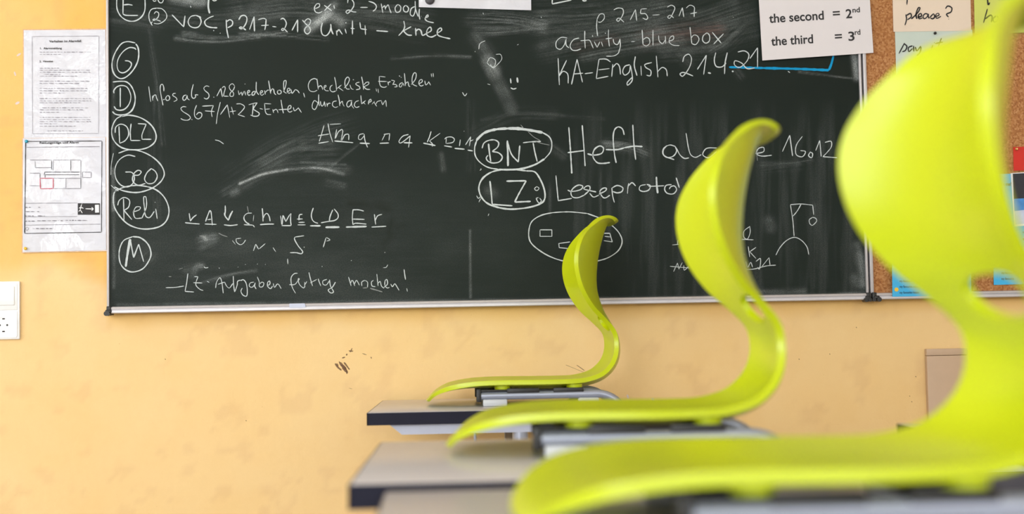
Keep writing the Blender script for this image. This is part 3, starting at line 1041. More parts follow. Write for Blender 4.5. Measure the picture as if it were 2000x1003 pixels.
chalk('chalk line reading LZ-Aufgaben fertig machen!', [(*Nc,
      "105,395 250,390 380,370/438,180 420,320 395,450/395,450 530,460/535,230 590,230/590,230 560,310/520,320 655,325/560,310 560,360 620,420 670,438/725,300 760,315/855,400 870,310 920,245 945,300 970,480/890,345 990,310/990,310 1020,370 1060,400 1115,330/1120,220 1125,350 1140,460/1145,455 1180,350 1185,300 1230,280/"
      "1230,290 1270,275 1310,320 1330,430 1320,520 1270,510 1235,450 1255,400/1430,310 1375,325 1360,370 1400,390 1450,340/1450,320 1440,370 1465,415/1480,230 1510,310 1515,380 1560,380 1580,330 1550,310 1520,340/1625,370 1670,340 1665,295 1640,310 1635,370 1680,410 1710,370/1720,330 1740,390 1780,340 1800,345 1840,410/"
      "680,80 700,98 745,92/905,98 915,105/1480,38 1485,43/1300,45 1304,50/1190,85 1194,88/1600,45 1604,48", 2.4),
      (*Oc, "240,178 190,185 145,240 145,330 165,400 210,480/115,350 200,345 250,280/250,290 268,262 250,258 265,340 330,400 350,370/345,310 350,390/350,350 380,300/410,165 435,270 465,370/430,325 530,270/550,260 565,310 590,370/680,270 620,295 625,345 670,355 720,290/720,275 735,370 780,460 740,475 700,430 760,390 810,310/"
       "1005,235 1025,300 1045,370/1035,330 1055,285 1070,290 1100,370/1095,340 1125,285 1170,360/1250,285 1205,310 1205,370/1250,285 1290,310 1290,390/1380,285 1350,310 1360,370 1410,380/1430,190 1440,280 1450,370/1450,330 1480,300 1500,370 1540,405/1540,390 1590,340 1580,270 1555,290 1555,370 1590,400 1620,390/1640,340 1665,380 1700,335 1720,360 1765,435/"
       "1840,120 1850,200 1862,275/1880,405 1890,455/1525,95 1570,90 1595,50/605,75 612,78/90,-40 95,40", 2.3)])
Pc = (210, 210, 3.04)
chalk('circled chalk letters DLZ', [(*Pc, "110,42 95,45 50,70 25,130 35,190 80,235 150,250 230,240 280,205 288,160 260,105 200,62 130,45 80,52", 3.2), (*Pc, "68,110 72,210/45,150 50,115 80,98 115,115 125,160 105,195 72,212/140,95 135,150 138,195/138,195 195,195/180,95 230,98/230,98 205,160 205,188/205,188 260,188", 2.8)])
chalk('circled chalk word Geo', [(*Pc, "65,270 130,250 200,260 270,295 320,345 337,395 315,440 260,480 180,503 100,495 40,470", 3.2), (*Pc, "165,290 120,282 70,310 45,360 50,420 80,460 120,470 150,450 160,415 145,385 105,382/150,400 185,400 200,380 180,372 155,395 150,435 180,460 225,450/262,360 235,385 220,425 240,450 275,445 295,410 285,380 262,362", 2.9), (*Pc, "35,270 22,340 20,400/20,460 40,478 65,495", 2.0)])
chalk('circled chalk word Reli', [(*Pc, "40,500 90,475 160,462 240,470 300,495 345,545 365,610 350,670 310,705 240,720 180,715 120,690 70,640 38,580 38,510 60,480", 3.2), (*Pc, "95,540 98,670/60,580 70,550 100,533 130,550 125,590 98,610/98,610 145,665/150,620 190,605 195,590 170,590 155,620 165,655 205,655/205,655 230,590 228,530 215,530 220,600 228,645 250,652 278,615/286,600 295,660/282,560 283,563", 2.7)])
chalk('circled chalk letter M', [(*Pc, "150,765 95,790 70,850 75,920 105,960 150,975 210,955 250,900 258,860 240,810 195,772 150,765", 3.2), (*Pc, "135,780 120,860 108,945", 7.0), (*Pc, "135,785 155,890/155,890 185,810/185,810 215,915", 3.4)])
Qc = (610, 230, 5.882)
chalk('underlined chalk letters Amana Kdin', [(*Qc,
      "135,85 105,190 80,270/180,65 200,170 235,280/65,205 195,185/70,292 190,272/280,130 260,240/265,235 300,160 340,130/340,130 350,150 330,260/340,260 375,195 415,190 418,255/590,180 540,195 530,240 555,250 600,200/595,185 605,260 635,340/840,180 800,260/820,190 890,180/890,180 880,260/"
      "1105,190 1040,210 995,270 1010,290 1060,260 1125,205/1125,205 1105,340/1365,155 1345,220 1320,280/1470,175 1345,265/1345,265 1380,300 1378,330/1540,230 1535,295/1520,245 1540,225 1600,220 1632,245 1615,280 1540,295/1700,250 1690,325/1760,310 1820,215/1820,215 1805,325/1810,270 1850,250/1890,260 1870,330/1742,152 1745,155", 2.4),
      (*Qc, "255,265 470,285/545,290 660,295/775,292 880,288/1050,285 1150,287/1275,290 1415,318/1515,320 1605,335/1635,350 1750,360/1785,370 1845,380", 3.4), (*Qc, "200,75 330,68", 1.6)])
Rc = (900, 220, 2.508)
s = Strokes(CH - 0.0014)
s.text(*Rc, "620,493 520,485 410,497 350,530 333,580 340,630 380,670 440,705 510,727 600,735 680,723 730,705 775,670 790,625 765,575 700,525 620,493", 1.9)
s.text(*Rc, "388,573 446,573 446,605 388,605 388,573/535,632 480,640 482,660 530,665/700,590 730,590 742,632 700,626/705,605 735,608", 1.6, straight=True)
o = on_board(s.build('chalk_writing', MAT['chalk']))
o['label'] = 'chalk oval face with three small boxes'
chalk('small chalk smiley and loops', [(920, 0, 4.0, "308,612 312,650/360,605 365,645", 5.0), (920, 0, 4.0, "310,685 330,695 355,688", 3.0), (920, 0, 4.0, "60,385 70,340 110,318/195,425 230,425 240,460 200,510 170,530 150,500/125,490 150,450 190,470 180,520 150,515 125,490/30,400 33,406/128,655 150,662/93,100 98,112/545,130 552,140/360,352 372,345", 1.8),
      (0, 0, 1, "903,180 908,187 912,182/420,273 428,275 437,281/1539,139 1543,142", 2.2)])
chalk('faint chalk strokes left from wiping', [(*Hc, "620,95 680,150 750,190/700,200 780,225 855,240/540,20 575,60", 2.0), (*Oc, "1330,405 1420,430 1500,455/1480,445 1515,460/1220,400 1290,395", 3.0), (*Lc, "790,590 870,630 950,655/1300,110 1320,220/450,640 520,640", 2.4), (*Nc, "150,228 190,230/300,120 360,100", 2.0), (1280, 220, 2.507, "490,150 500,235", 1.5)], 'faint')

# ------------------------------------------------------------------ cork board
cork = empty('cork_board', (1.65, 0.0, 0.98))
tag(cork, 'cork pin board in an aluminium frame right of the blackboard', 'pin board')
CINV = Matrix.Translation((-1.65, 0, -0.98))


def on_cork(o):
    o.parent = cork
    o.matrix_parent_inverse = CINV
    return o


CY = -0.026
cL = on_y(1698.2, 490, FY)[0]
cLi = on_y(1704.5, 490, FY)[0]
cR = cL + 1.0
on_cork(box('cork_panel', (cLi - 0.002, CY, pZ - 0.002), (cR - 0.006, -0.012, TOPZ), MAT['cork']))
on_cork(box('side_profile', (cL, FY, pZo), (cLi, -0.010, TOPZ + 0.012), MAT['alu'], bevel=0.0012))
on_cork(box('side_profile', (cR - 0.008, FY, pZo), (cR, -0.010, TOPZ + 0.012), MAT['alu'], bevel=0.0012))
on_cork(box('top_profile', (cL, FY, TOPZ), (cR, -0.010, TOPZ + 0.012), MAT['alu'], bevel=0.0012))
bm = bmesh.new()
add_prism(bm, prof, 0, cL + 0.006, cR - 0.006)
on_cork(bm_obj('bottom_rail', bm, MAT['alu']))
on_cork(corner_cap('corner_cap', cL + 0.006, pZo - 0.001, -1.2))
tag(box('gap_shade_1', (pRo + 0.0005, -0.020, pZo + 0.005), (cL - 0.0005, -0.001, TOPZ), MAT['gap']), kind='structure')  # dark strip put in for the shade of the open gap between the frames

# ------------------------------------------------------------------ notices on the wall, left of the board
LAM = 'laminated notices left of the blackboard'


def words(s, x0, x1, y, h, seed):
    """a line of print too small to read: word-long dashes"""
    r = random.Random(seed)
    x = x0
    while x < x1 - 2:
        L = min(r.uniform(3, 10), x1 - x)
        s.add([(x, y + r.uniform(-.1, .1)), (x + L, y + r.uniform(-.1, .1))], h, rough=0.5)
        x += L + r.uniform(1.2, 2.0)


n1 = sheet('alarm_notice', [(46.5, 59), (206, 58), (208, 274), (47, 276)], -0.0016, MAT['sheet'], wave=0.0006, seed=3)
tag(n1, 'laminated white sheet headed Verhalten im Alarmfall, upper of the two notices', 'notice', LAM)
s = Strokes(-0.0034)
X = lambda x: x / 3.04
Y = lambda y: 30 + y / 3.04
s.text(0, 30, 3.04, "190,125 587,122/587,122 585,700/585,700 193,702/193,702 190,125", 0.7)
for yy, a, b in ((218, 235, 540), (232, 235, 362), (303, 235, 240), (313, 235, 362), (325, 235, 540), (337, 235, 540), (350, 262, 358), (360, 235, 462), (390, 235, 540), (403, 235, 472), (433, 235, 518), (447, 235, 535), (460, 235, 385),
                 (493, 235, 540), (507, 235, 540), (518, 235, 482), (548, 250, 530), (560, 235, 500), (575, 235, 350), (605, 235, 540), (618, 235, 535), (630, 235, 540), (643, 235, 345), (657, 235, 460), (685, 280, 492)):
    words(s, X(a), X(b), Y(yy), 1.25, yy)
s.build('printed_lines', MAT['faint_ink'], n1)
sheet('laminate_margin', [(44.5, 57), (207.5, 55.5), (210, 275), (45, 277)], -0.0008, MAT['film'], n1)
for body, px, py, h, wd in (('Verhalten im Alarmfall', 292, 160, 4.2, 190), ('1.  Alarmmeldung', 235, 201, 3.6, 128), ('2.  Hinweise', 234, 278, 3.6, 80)):
    text_mesh('printed_heading', body, X(px), Y(py), h, -0.0034, MAT['ink'], n1, rot=-0.01, bold=0.02, width=X(wd))
n2 = sheet('escape_plan', [(45, 270), (206, 268), (207.5, 488), (44.5, 492)], -0.0040, MAT['sheet'], wave=0.0006, seed=11)
sheet('laminate_margin', [(43, 269.5), (208, 267.5), (209.5, 490), (42.5, 494)], -0.0026, MAT['film'], n2)
tag(n2, 'laminated floor plan sheet headed Rettungswege, lower of the two notices', 'notice', LAM)
s = Strokes(-0.0056)
s.text(0, 0, 1, "50,276 199,275/199,275 198,453/198,453 48,455.5", 1.3)
s.text(0, 0, 1, "50,276 48,455.5", 1.5)
s.text(0, 250, 2.332, "205,200 365,200/205,225 205,212/205,212 362,212/182,206 182,228/322,145 322,195/235,148 235,190/368,228 368,275/205,198 200,215", 1.2)
s.text(40, 380, 8.356, "140,200 155,200", 0.5)
for a in ("935,138 1295,140 1295,325 935,325",):
    s.poly([(40 + x / 8.356, 380 + y / 8.356) for x, y in parse(a)[0]])
s.build('plan_print', MAT['ink'], n2)
s = Strokes(-0.0057)
s.text(0, 250, 2.332, "120,87 455,84/160,150 160,180/160,180 235,180/135,145 235,145/242,145 368,145/242,145 242,195/368,145 368,228/135,205 182,205/135,262 182,262/242,228 368,228/242,275 368,275/300,228 300,275/375,200 415,200/415,200 415,225/415,225 375,225/375,225 375,200/242,275 300,275", 0.9)
s.text(40, 380, 8.356, "60,140 930,133/70,360 930,355/65,495 1310,480/105,525 130,550 105,585 82,552 105,525", 0.7)
for yy, a, b in ((205, 75, 170), (205, 290, 322), (275, 75, 245), (275, 270, 325), (345, 75, 215), (345, 280, 400), (430, 75, 235), (424, 270, 700), (418, 730, 1105), (552, 195, 520)):
    words(s, 40 + a / 8.356, 40 + b / 8.356, 380 + yy / 8.356, 1.5, yy + a)
s.build('plan_print', MAT['grey_ink'], n2)
s = Strokes(-0.0057)
s.text(0, 250, 2.332, "182,228 242,228/242,228 242,275/242,275 184,276/184,276 182,228", 1.4)
s.build('plan_print', MAT['red_ink'], n2)
s = Strokes(-0.0058)
s.poly([(40 + x / 8.356, 380 + y / 8.356) for x, y in ((1215, 165), (1280, 162), (1282, 290), (1218, 292))])
s.text(40, 380, 8.356, "1060,228 1190,232/1160,205 1192,232/1160,258 1192,232", 1.6)
s.text(40, 380, 8.356, "995,160 985,205/985,205 1030,222/985,205 975,245/975,245 1010,300/975,245 950,275/985,200 955,220", 1.8)
s.text(40, 380, 8.356, "1000,150 1006,152", 2.6)
s.build('exit_symbol', MAT['white_ink'], n2)
text_mesh('printed_heading', 'Rettungswege und Alarm', 77, 280.5, 4.0, -0.0056, MAT['ink'], n2, rot=-0.01, bold=0.02, width=76)
pin('thumbtack', 52, 276, -0.0058, 0.0042, MAT['cyan_pin'], 'small cyan pin at the top left corner of the floor plan')
pin('thumbtack', 50, 485, -0.0058, 0.0040, MAT['yellow_pin'], 'small yellow pin at the bottom left corner of the floor plan')

# sheet held to the top of the board by a magnet
s1 = sheet('laminated_sheet', [(817, -140), (1036, -140), (1037.5, 20), (818, 14)], FY + 0.004, MAT['sheet'], wave=0.0005, seed=6)
tag(s1, 'blank white laminated sheet hanging at the top of the blackboard', 'sheet')
p = on_y(839.5, 0, FY + 0.003)
bm = bmesh.new()
add_cyl(bm, (p[0], p[1] + 0.0006, p[2]), (p[0], p[1] - 0.006, p[2]), 0.0125, 32)
add_cyl(bm, (p[0], p[1] - 0.006, p[2]), (p[0], p[1] - 0.0075, p[2]), 0.0125, 32, 0.010)
tag(bm_obj('magnet', bm, MAT['magnet']), 'round black magnet on the white sheet at the top of the board', 'magnet')

# card with the ordinals, over the joint of both boards
OY = FY - 0.004
c1 = sheet('word_card', [(1477, -90), (1692, -104), (1706, 103), (1489, 118)], OY, MAT['paper'], thick=0.001, wave=0.0)
tag(c1, 'white card reading the second and the third, tilted over the board joint', 'card')
PY = OY - 0.0006
for body, px, py, h, wd in (('the second', 1503, 44.5, 17, 107), ('=', 1626, 35, 17, 14), ('2', 1652, 35.5, 17, 12), ('nd', 1664.5, 24.5, 10, 14.5),
                            ('the third', 1507, 89, 17, 82), ('=', 1630, 80, 17, 14), ('3', 1656, 79.5, 17, 12), ('rd', 1669, 68, 10, 11)):
    text_mesh('printed_text', body, px, py, h, PY, MAT['ink'], c1, rot=-0.062, bold=0.018, width=wd)

# cards pinned to the cork
KY = CY - 0.003
CARDS = 'phrase cards pinned on the cork board'
k1 = sheet('phrase_card', [(1742, -60), (1894, -64), (1897, 60), (1745, 62)], KY, MAT['cream'], thick=0.0008)
tag(k1, 'cream card with the handwritten word please? on the cork board', 'card', CARDS)
Sc = (1380, 0, 3.226)
s = Strokes(KY - 0.0006)
s.text(*Sc, "1255,90 1260,120 1250,160/1258,98 1285,85 1290,105 1265,125/1290,120 1330,80 1345,50 1335,48 1320,90 1325,120/1330,110 1355,100 1350,85 1335,95 1340,118 1362,112/1396,90 1378,86 1364,102 1370,118 1386,110 1397,90/1398,86 1397,104 1403,117/1405,112 1430,85/1430,85 1438,105 1425,118 1410,113/1440,105 1465,95 1460,83 1445,92 1450,115 1478,102/1505,55 1520,38 1545,50 1540,75 1512,90 1525,108/1524,119 1526,121/1265,-10 1262,30", 2.6)
s.build('handwriting', MAT['ink'], k1)
k2 = sheet('phrase_card', [(1748, 61), (1899, 58), (1903, 150), (1751, 156)], KY + 0.001, MAT['pale_blue'], thick=0.0008)
tag(k2, 'pale blue-green card with the handwritten words say it below the cream card', 'card', CARDS)
s = Strokes(KY + 0.0004)
s.text(*Sc, "1212,338 1248,270/1245,275 1262,292 1252,318 1232,326/1298,288 1272,300 1275,325 1298,305/1304,288 1306,325/1315,295 1325,320 1350,290/1352,295 1345,330 1325,352/1425,285 1417,315/1434,268 1436,271/1480,240 1452,315/1440,275 1490,265", 2.5)
s.build('handwriting', MAT['ink'], k2)
k3 = sheet('phrase_card', [(1901, -70), (2052, -74), (2054, 62), (1904, 66)], KY - 0.001, MAT['lime_card'], thick=0.0008)
tag(k3, 'yellow-green card with the handwritten word home at the right edge', 'card', CARDS)
s = Strokes(KY - 0.0016)
s.text(*Sc, "1770,55 1745,145/1755,120 1790,95 1800,105 1795,140/1825,100 1805,120 1815,140 1840,120 1830,100/1855,105 1850,140/1855,125 1880,100 1880,140/1885,120 1905,100 1910,138/1925,125 1945,105 1930,100 1920,125 1940,140 1960,128/1770,-10 1775,30 1785,15/1830,-20 1845,0", 2.6)
s.build('handwriting', MAT['ink'], k3)
k4 = sheet('red_card', [(1979, 287), (2060, 284), (2061, 331), (1980, 333)], KY, MAT['red'], thick=0.0008)
tag(k4, 'small red card pinned on the cork board above a blue sheet', 'card', CARDS)
pin('thumbtack', 1826, 65, KY - 0.0012, 0.0038, MAT['black'], 'dark pin at the top of the pale blue-green card')
pin('thumbtack', 1985, 291, KY - 0.0003, 0.0040, MAT['brass'], 'brass pin at the corner of the red card')

BL = 'blue profile sheets on the cork board'
b1 = sheet('profile_sheet', [(1741, 361), (1894, 359), (1897, 576), (1743, 579)], FY - 0.010, MAT['blue'], thick=0.0006)
tag(b1, 'blue sheet with a yellow dot hanging over the bottom rail of the cork board', 'sheet', BL)
for yy, t in ((550.5, 'my favourite'), (561.5, 'my favourite colour'), (573, 'my favourite lesson')):
    text_mesh('printed_text', t, 1757, yy, 4.5, FY - 0.0106, MAT['ink'], b1, rot=-0.015, xs=0.75, bold=0.01)
s = Strokes(FY - 0.0107)
s.poly([(1751 + 4 * math.cos(a), 565 + 4 * math.sin(a)) for a in (k * math.pi / 8 for k in range(16))])
s.build('yellow_dot', MAT['yellow_pin'], b1)
b2 = sheet('profile_sheet', [(1938, 340), (2092, 336), (2095, 552), (1941, 556)], KY - 0.0005, MAT['blue'], thick=0.0006)
tag(b2, "blue sheet headed That's me! with a photograph, at the right edge", 'sheet', BL)
text_mesh('printed_text', "That's me!", 1944, 363, 7, KY - 0.0012, MAT['ink'], b2, rot=-0.015, width=31, bold=0.015)
for yy, t in ((534.5, 'my favourite'), (546, 'my favourite'), (455, 'name'), (468, 'age')):
    text_mesh('printed_text', t, 1956 if yy > 500 else 1997, yy, 4.5, KY - 0.0012, MAT['ink'], b2, rot=-0.015, xs=0.75, bold=0.01)
ph = sheet('photograph', [(1974, 338), (2060, 332), (2066, 436), (1981, 442)], KY - 0.0014, MAT['white_ink'], thick=0.0004, nx=2, ny=2)
ph.parent = b2
for nm, q in (('photo_dark', "1978,339 2057,335 2060,384 1980,388"), ('photo_blue', "1980,388 2060,384 2061,402 1981,412"), ('photo_pale', "1981,412 2061,402 2063,432 1983,438")):
    Strokes(KY - 0.0018).poly(parse(q)[0]).build('picture_area', MAT[nm], ph)

# ------------------------------------------------------------------ light switch over socket
sx1 = on_y(38.5, 600, -0.008)[0]
sz1, sz0 = on_y(38, 548.5, -0.008)[2], on_y(38, 662, -0.008)[2]
sx0 = sx1 - 0.081
sw = empty('switch_plate', (sx1 - 0.04, 0, (sz0 + sz1) / 2))
tag(sw, 'white double plate with a light switch above a power socket', 'switch')
SINV = Matrix.Translation(-sw.location)


def on_sw(o):
    o.parent = sw
    o.matrix_parent_inverse = SINV
    return o


zm = (sz0 + sz1) / 2
on_sw(box('plate_frame', (sx0, -0.0085, sz0), (sx1, 0.0, sz1), MAT['plastic'], bevel=0.0025, seg=3))
on_sw(box('switch_surround', (sx0 + 0.006, -0.0100, zm + 0.0006), (sx1 - 0.006, -0.006, sz1 - 0.005), MAT['plastic'], bevel=0.001))
on_sw(box('rocker', (sx0 + 0.012, -0.0125, zm + 0.013), (sx1 - 0.0125, -0.008, sz1 - 0.014), MAT['plastic'], bevel=0.0018, seg=3))
cx, cz = (sx0 + sx1) / 2 - 0.001, zm - 0.0385
bm = bmesh.new()
Rr, N = 0.0215, 48
outer, inner = [], []
ox0, ox1, oz0, oz1 = sx0 + 0.006, sx1 - 0.006, sz0 + 0.005, zm - 0.0006
front, back = [], []
for k in range(N):
    a = 2 * math.pi * k / N
    c, sn = math.cos(a), math.sin(a)
    t = min((ox1 - cx) / c if c > 1e-6 else 9, (ox0 - cx) / c if c < -1e-6 else 9, (oz1 - cz) / sn if sn > 1e-6 else 9, (oz0 - cz) / sn if sn < -1e-6 else 9)
    outer.append(bm.verts.new((cx + t * c, -0.0100, cz + t * sn)))
    inner.append(bm.verts.new((cx + Rr * c, -0.0100, cz + Rr * sn)))
    back.append(bm.verts.new((cx + (Rr - .001) * c, 0.004, cz + (Rr - .001) * sn)))
for k in range(N):
    j = (k + 1) % N
    bm.faces.new([outer[k], outer[j], inner[j], inner[k]])
    bm.faces.new([inner[k], inner[j], back[j], back[k]])
bm.faces.new(back)
on_sw(bm_obj('socket_insert', bm, MAT['plastic']))
on_sw(box('socket_surround', (ox0, -0.0098, oz0), (ox0 + 0.003, -0.006, oz1), MAT['plastic']))
on_sw(cyl('socket_face', (cx, 0.0, cz), (cx, -0.0088, cz), 0.0195, MAT['plastic']))
for sgn in (-1, 1):
    on_sw(cyl('pin_hole', (cx + sgn * 0.0095, -0.004, cz), (cx + sgn * 0.0095, -0.0091, cz), 0.0026, MAT['black'], seg=16))
    on_sw(box('earth_clip', (cx - 0.0035, -0.0094, cz + sgn * 0.0165 - 0.0016), (cx + 0.0035, -0.008, cz + sgn * 0.0165 + 0.0016), MAT['gap'], bevel=0.0006))

# ------------------------------------------------------------------ low furniture along the wall, right
p = on_y(1809.5, 681, -0.018)
panel = empty('wall_cabinet', (p[0] + 0.07, -0.009, 0.0))
tag(panel, 'flat beige board with a narrow top strip leaning on the yellow wall', 'board')
pi_ = Matrix.Translation(-Vector(panel.location))
panel.name = 'beige_board'
for nm, z0, z1 in (('board_face', 0.0, p[2] - 0.0185), ('top_strip', p[2] - 0.0175, p[2])):
    o = box(nm, (p[0], -0.018, z0), (p[0] + 0.112, -0.001, z1), MAT['beige'], bevel=0.0012)
    o.parent = panel
    o.matrix_parent_inverse = pi_
q = on_y(1921, 922, -0.06)
shelf = empty('low_shelf', (q[0] + 0.3, -0.03, 0.0))
tag(shelf, 'low dark shelf with a pale top and side against the wall', 'shelf')
pi_ = Matrix.Translation(-Vector(shelf.location))
for nm, lo, hi, mt in (('side_panel', (q[0] - 0.018, -0.06, 0.0), (q[0], -0.002, q[2] + 0.018), 'rail'), ('side_panel', (q[0] + 0.7, -0.06, 0.0), (q[0] + 0.718, -0.002, q[2] + 0.018), 'rail'),
                       ('shelf_top', (q[0], -0.06, q[2]), (q[0] + 0.7, -0.002, q[2] + 0.018), 'rail'), ('dark_front', (q[0], -0.054, 0.02), (q[0] + 0.7, -0.004, q[2]), 'dark')):
    o = box(nm, lo, hi, MAT[mt], bevel=0.001)
    o.parent = shelf
    o.matrix_parent_inverse = pi_


# ------------------------------------------------------------------ desks
DW, DL, DT = 0.53, 0.645, 0.027           # depth (x), length (y), slab thickness


def make_desk():
    root = empty('school_desk', (0, 0, 0))
    box('tabletop', (0.002, -DL + 0.002, TABLE_Z - DT), (DW - 0.002, -0.002, TABLE_Z), MAT['top'], root, bevel=0.0008)
    bm = bmesh.new()
    for lo, hi in (((0, -DL), (DW, -DL + 0.0025)), ((0, -0.0025), (DW, 0)), ((0, -DL), (0.0025, 0)), ((DW - 0.0025, -DL), (DW, 0))):
        add_box(bm, (*lo, TABLE_Z - DT - 0.0006), (*hi, TABLE_Z - 0.0008))
    bm_obj('edge_band', bm, MAT['edge'], root)
    zb = TABLE_Z - DT
    for yy in (-DL + 0.02, -0.055):
        bm = bmesh.new()
        add_prism(bm, [(0.047, zb), (0.075, zb - 0.023), (DW - 0.075, zb - 0.023), (DW - 0.047, zb)], 1, yy, yy + 0.035)
        bm_obj('frame_rail', bm, MAT['rail'], root)
        bm = bmesh.new()
        add_cyl(bm, (0.335, yy + 0.0175, zb - 0.02), (0.335, yy + 0.0175, 0.05), 0.0175, 24)
        bm_obj('leg', bm, MAT['steel'], root)
        bm = bmesh.new()
        add_tube(bm, fillet([(0.02, yy + 0.0175, 0.018), (0.06, yy + 0.0175, 0.04), (DW - 0.06, yy + 0.0175, 0.04), (DW - 0.02, yy + 0.0175, 0.018)], [0.04, 0.04]), 0.018)
        bm_obj('foot', bm, MAT['steel'], root)
    box('crossbar', (0.319, -DL + 0.055, zb - 0.075), (0.351, -0.055, zb - 0.030), MAT['dark'], root, bevel=0.002)
    bm = bmesh.new()
    add_tube(bm, fillet([(0.235, -DL + 0.035, zb - 0.022), (0.235, -DL + 0.035, zb - 0.042), (0.235, -DL + 0.015, zb - 0.042), (0.235, -DL + 0.015, zb - 0.034)], [0.004, 0.006], 5), 0.003, 10)
    bm_obj('bag_hook', bm, MAT['steel'], root)
    return root


def copy_tree(o, parent=None):
    c = o.copy()
    COL.objects.link(c)
    c.parent = parent
    for ch in [x for x in bpy.data.objects if x.parent is o]:
        copy_tree(ch, c)
    return c


desk0 = make_desk()
DG = 'grey-beige school desks in the row'
for k, (x, y, rz, lab) in enumerate((
        (-0.203, -0.018, 0.0, 'beige desk with dark edge nearest the yellow wall, under the farthest chair'),
        (-0.123, -1.572, 0.0, 'beige desk with dark edge in the middle, under the second chair'),
        (-0.083, -2.234, math.radians(0.8), 'out-of-focus beige desk at the bottom edge, under the nearest chair'),
        (0.735, -1.396, 0.0, 'desk of the next row, its dark corner showing behind the nearest chair'))):
    d = desk0 if k == 0 else copy_tree(desk0)
    d.location = (x, y, -0.007 if k == 2 else 0.0)     # the third desk stands a notch lower
    d.rotation_euler = (0, 0, rz)
    tag(d, lab, 'desk', DG)

# ------------------------------------------------------------------ chairs
# side profile of the shell: centre line, edge line (both x, z above the desk top) and half width
ST = np.array([
    # cx    cz     ex     ez     w
    (0.000, 0.011, 0.006, 0.014, 0.112),
    (0.015, 0.025, 0.021, 0.029, 0.145),
    (0.040, 0.0355, 0.0445, 0.0405, 0.165),
    (0.066, 0.0410, 0.069, 0.0470, 0.175),
    (0.105, 0.0440, 0.106, 0.0525, 0.180),
    (0.145, 0.0435, 0.145, 0.0548, 0.182),
    (0.190, 0.0415, 0.190, 0.0552, 0.182),
    (0.260, 0.0395, 0.260, 0.0545, 0.180),
    (0.330, 0.0395, 0.328, 0.0545, 0.170),
    (0.374, 0.0425, 0.371, 0.0570, 0.158),
    (0.414, 0.0535, 0.409, 0.0685, 0.146),
    (0.440, 0.0715, 0.4325, 0.0885, 0.134),
    (0.455, 0.0935, 0.4445, 0.1115, 0.123),
    (0.461, 0.1210, 0.448, 0.1390, 0.116),
    (0.457, 0.1520, 0.4425, 0.1670, 0.119),
    (0.441, 0.1860, 0.418, 0.1960, 0.133),
    (0.424, 0.2190, 0.391, 0.2235, 0.154),
    (0.412, 0.2565, 0.368, 0.2590, 0.176),
    (0.409, 0.2900, 0.355, 0.2950, 0.189),
    (0.412, 0.3300, 0.351, 0.3330, 0.194),
    (0.418, 0.3630, 0.357, 0.3650, 0.187),
    (0.426, 0.3930, 0.371, 0.3930, 0.163),
    (0.434, 0.4160, 0.391, 0.4150, 0.135),
    (0.443, 0.4320, 0.414, 0.4325, 0.115),
    (0.455, 0.4385, 0.436, 0.4390, 0.099),
    (0.463, 0.4350, 0.452, 0.4360, 0.086),
    (0.4665, 0.4305, 0.458, 0.4315, 0.076),
])
NS, NTT = 132, 48
SS = catmull(ST, NS)                      # by chord length
SHELL_T = 0.0105


def shell_point(u, t):
    """u in samples of SS (float), t in -1..1"""
    k = int(min(max(math.floor(u), 0), NS - 2))
    q = SS[k] + (SS[k + 1] - SS[k]) * (u - k)
    a = abs(t) ** 2.1
    return Vector((q[0] + (q[2] - q[0]) * a, t * q[4], q[1] + (q[3] - q[1]) * a))


def make_shell():
    # grip hole: centre and half sizes in sample index / metres
    arc = [i for i in range(NS) if 0.166 <= SS[i, 1] <= 0.213 and SS[i, 0] > 0.41]
    u0, u1 = arc[0], arc[-1]
    uc, ua, wb = (u0 + u1) / 2, (u1 - u0) / 2, 0.066
    us = np.linspace(0, NS - 1, 190)
    ts = np.linspace(-1, 1, 65)

    def hole(u, t):
        q = SS[int(round(u))]
        return (abs((u - uc) / ua) ** 2.6 + abs(t * q[4] / wb) ** 2.6) ** (1 / 2.6) if abs(u - uc) < 3 * ua else 9.0
    bm = bmesh.new()
    par = {}
    g = []
    for u in us:
        row = []
        for t in ts:
            v = bm.verts.new(shell_point(u, t))
            par[v] = (u, t)
            row.append(v)
        g.append(row)
    kill = []
    for i in range(len(us) - 1):
        for j in range(len(ts) - 1):
            f = bm.faces.new([g[i][j], g[i][j + 1], g[i + 1][j + 1], g[i + 1][j]])
            if hole((us[i] + us[i + 1]) / 2, (ts[j] + ts[j + 1]) / 2) < 1:
                kill.append(f)
    rim = {v for f in kill for v in f.verts}
    bmesh.ops.delete(bm, geom=kill, context='FACES')
    for v in rim:
        if v.is_valid and any(e.is_boundary for e in v.link_edges):
            u, t = par[v]
            h = hole(u, t)
            if 0.05 < h < 3:
                v.co = shell_point(uc + (u - uc) / h, t / h)
    loose = [v for v in bm.verts if not v.link_faces]
    bmesh.ops.delete(bm, geom=loose, context='VERTS')
    bm.normal_update()
    me = bpy.data.meshes.new('shell')
    bm.to_mesh(me)
    bm.free()
    tmp = bpy.data.objects.new('tmp', me)
    COL.objects.link(tmp)
    so = tmp.modifiers.new('s', 'SOLIDIFY')
    so.thickness = SHELL_T
    so.offset = 0.0
    so.use_even_offset = True
    vg = tmp.vertex_groups.new(name='wall')
    for v in me.vertices:
        x, z = v.co.x, v.co.z
        vg.add([v.index], min(1.0, 0.45 + x / 0.09, 0.6 + max(0.0, 0.440 - z) / 0.03), 'REPLACE')
    so.vertex_group = 'wall'
    be = tmp.modifiers.new('b', 'BEVEL')
    be.width = 0.0026
    be.segments = 4
    be.limit_method = 'ANGLE'
    be.angle_limit = math.radians(50)
    dg = bpy.context.evaluated_depsgraph_get()
    out = bpy.data.meshes.new_from_object(tmp.evaluated_get(dg), depsgraph=dg)
    bpy.data.objects.remove(tmp)
    out.name = 'shell'
    out.materials.clear()
    smooth(out, 60)
    return out


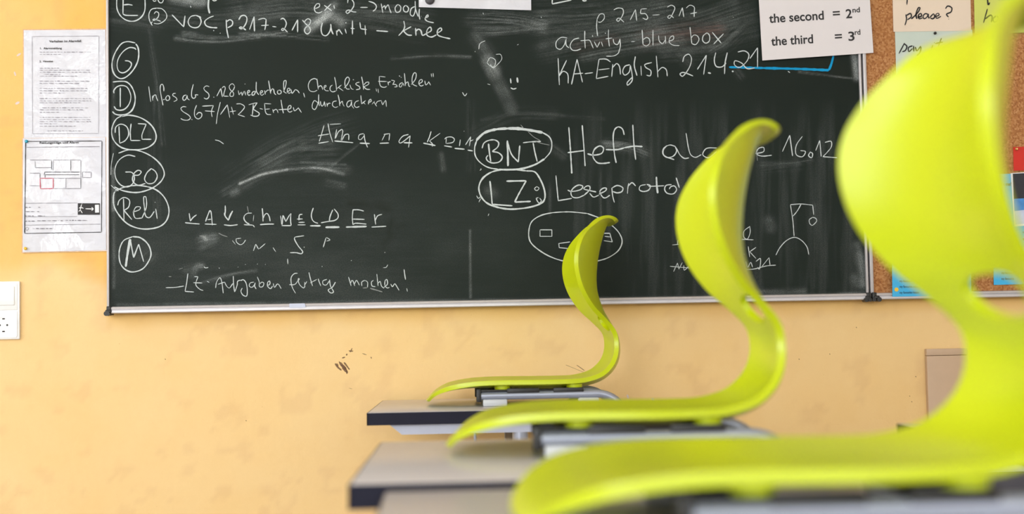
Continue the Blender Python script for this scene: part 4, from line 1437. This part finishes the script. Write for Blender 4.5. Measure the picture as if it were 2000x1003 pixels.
def make_chair():
    root = empty('school_chair', (0, 0, 0))
    link('seat_shell', make_shell(), MAT['lime'], root)
    for sy in (-1, 1):
        y = sy * 0.150
        bm = bmesh.new()
        path = fillet([(0.128, y, 0.0245), (0.470, y, 0.0250), (0.458, y * 0.98, -0.425), (0.040, y * 0.95, -0.432)], [0.075, 0.07], 14)
        add_tube(bm, path, 0.0095, 20)
        bm_obj('frame_tube', bm, MAT['steel'], root)
        box('end_cap', (0.117, y - 0.011, 0.0105), (0.1285, y + 0.011, 0.041), MAT['black'], root, bevel=0.002)
        bm = bmesh.new()
        add_box(bm, (0.120, y - 0.008, 0.0345), (0.190, y + 0.008, 0.0385), 0.001)
        add_box(bm, (0.188, y - 0.009, 0.0300), (0.262, y + 0.009, 0.0405), 0.001)
        add_box(bm, (0.262, y - 0.006, 0.0330), (0.295, y + 0.006, 0.0345))
        add_box(bm, (0.295, y - 0.009, 0.0300), (0.365, y + 0.009, 0.0400), 0.001)
        bm_obj('carrier', bm, MAT['black'], root)
        for xx in (0.178, 0.345):
            bm = bmesh.new()
            add_cyl(bm, (xx, y * 0.92, 0.0345), (xx, y * 0.92, 0.0475), 0.0175, 24, 0.0190)
            bm_obj('mount', bm, MAT['lime'], root)
        for x0, x1 in ((0.132, 0.188), (0.352, 0.400)):
            box('glide_pad', (x0, y - 0.011, 0.0004), (x1, y + 0.011, 0.0165), MAT['nylon'], root, bevel=0.003)
        cyl('foot_cap', (0.048, y * 0.95, -0.432), (0.020, y * 0.95, -0.432), 0.0108, MAT['black'], root)
    box('cross_plate', (0.150, -0.142, 0.0255), (0.200, 0.142, 0.0300), MAT['black'], root, bevel=0.001)
    box('cross_plate', (0.320, -0.142, 0.0255), (0.370, 0.142, 0.0300), MAT['black'], root, bevel=0.001)
    return root


chair0 = make_chair()
CG = 'lime green chairs hung on the desks'
for k, (x, y, rz, lab) in enumerate((
        (-0.079, -0.335, 0.0, 'sharp lime green shell chair on the desk by the wall, farthest of the three'),
        (-0.017, -1.778, math.radians(-2.5), 'lime green shell chair on the middle desk, second of the three'),
        (0.045, -2.545, math.radians(0.6), 'large blurred lime green shell chair in the foreground, nearest of the three'))):
    c = chair0 if k == 0 else copy_tree(chair0)
    c.location = (x, y, TABLE_Z - (0.007 if k == 2 else 0.0))
    c.rotation_euler = (0, 0, rz)
    tag(c, lab, 'chair', CG)
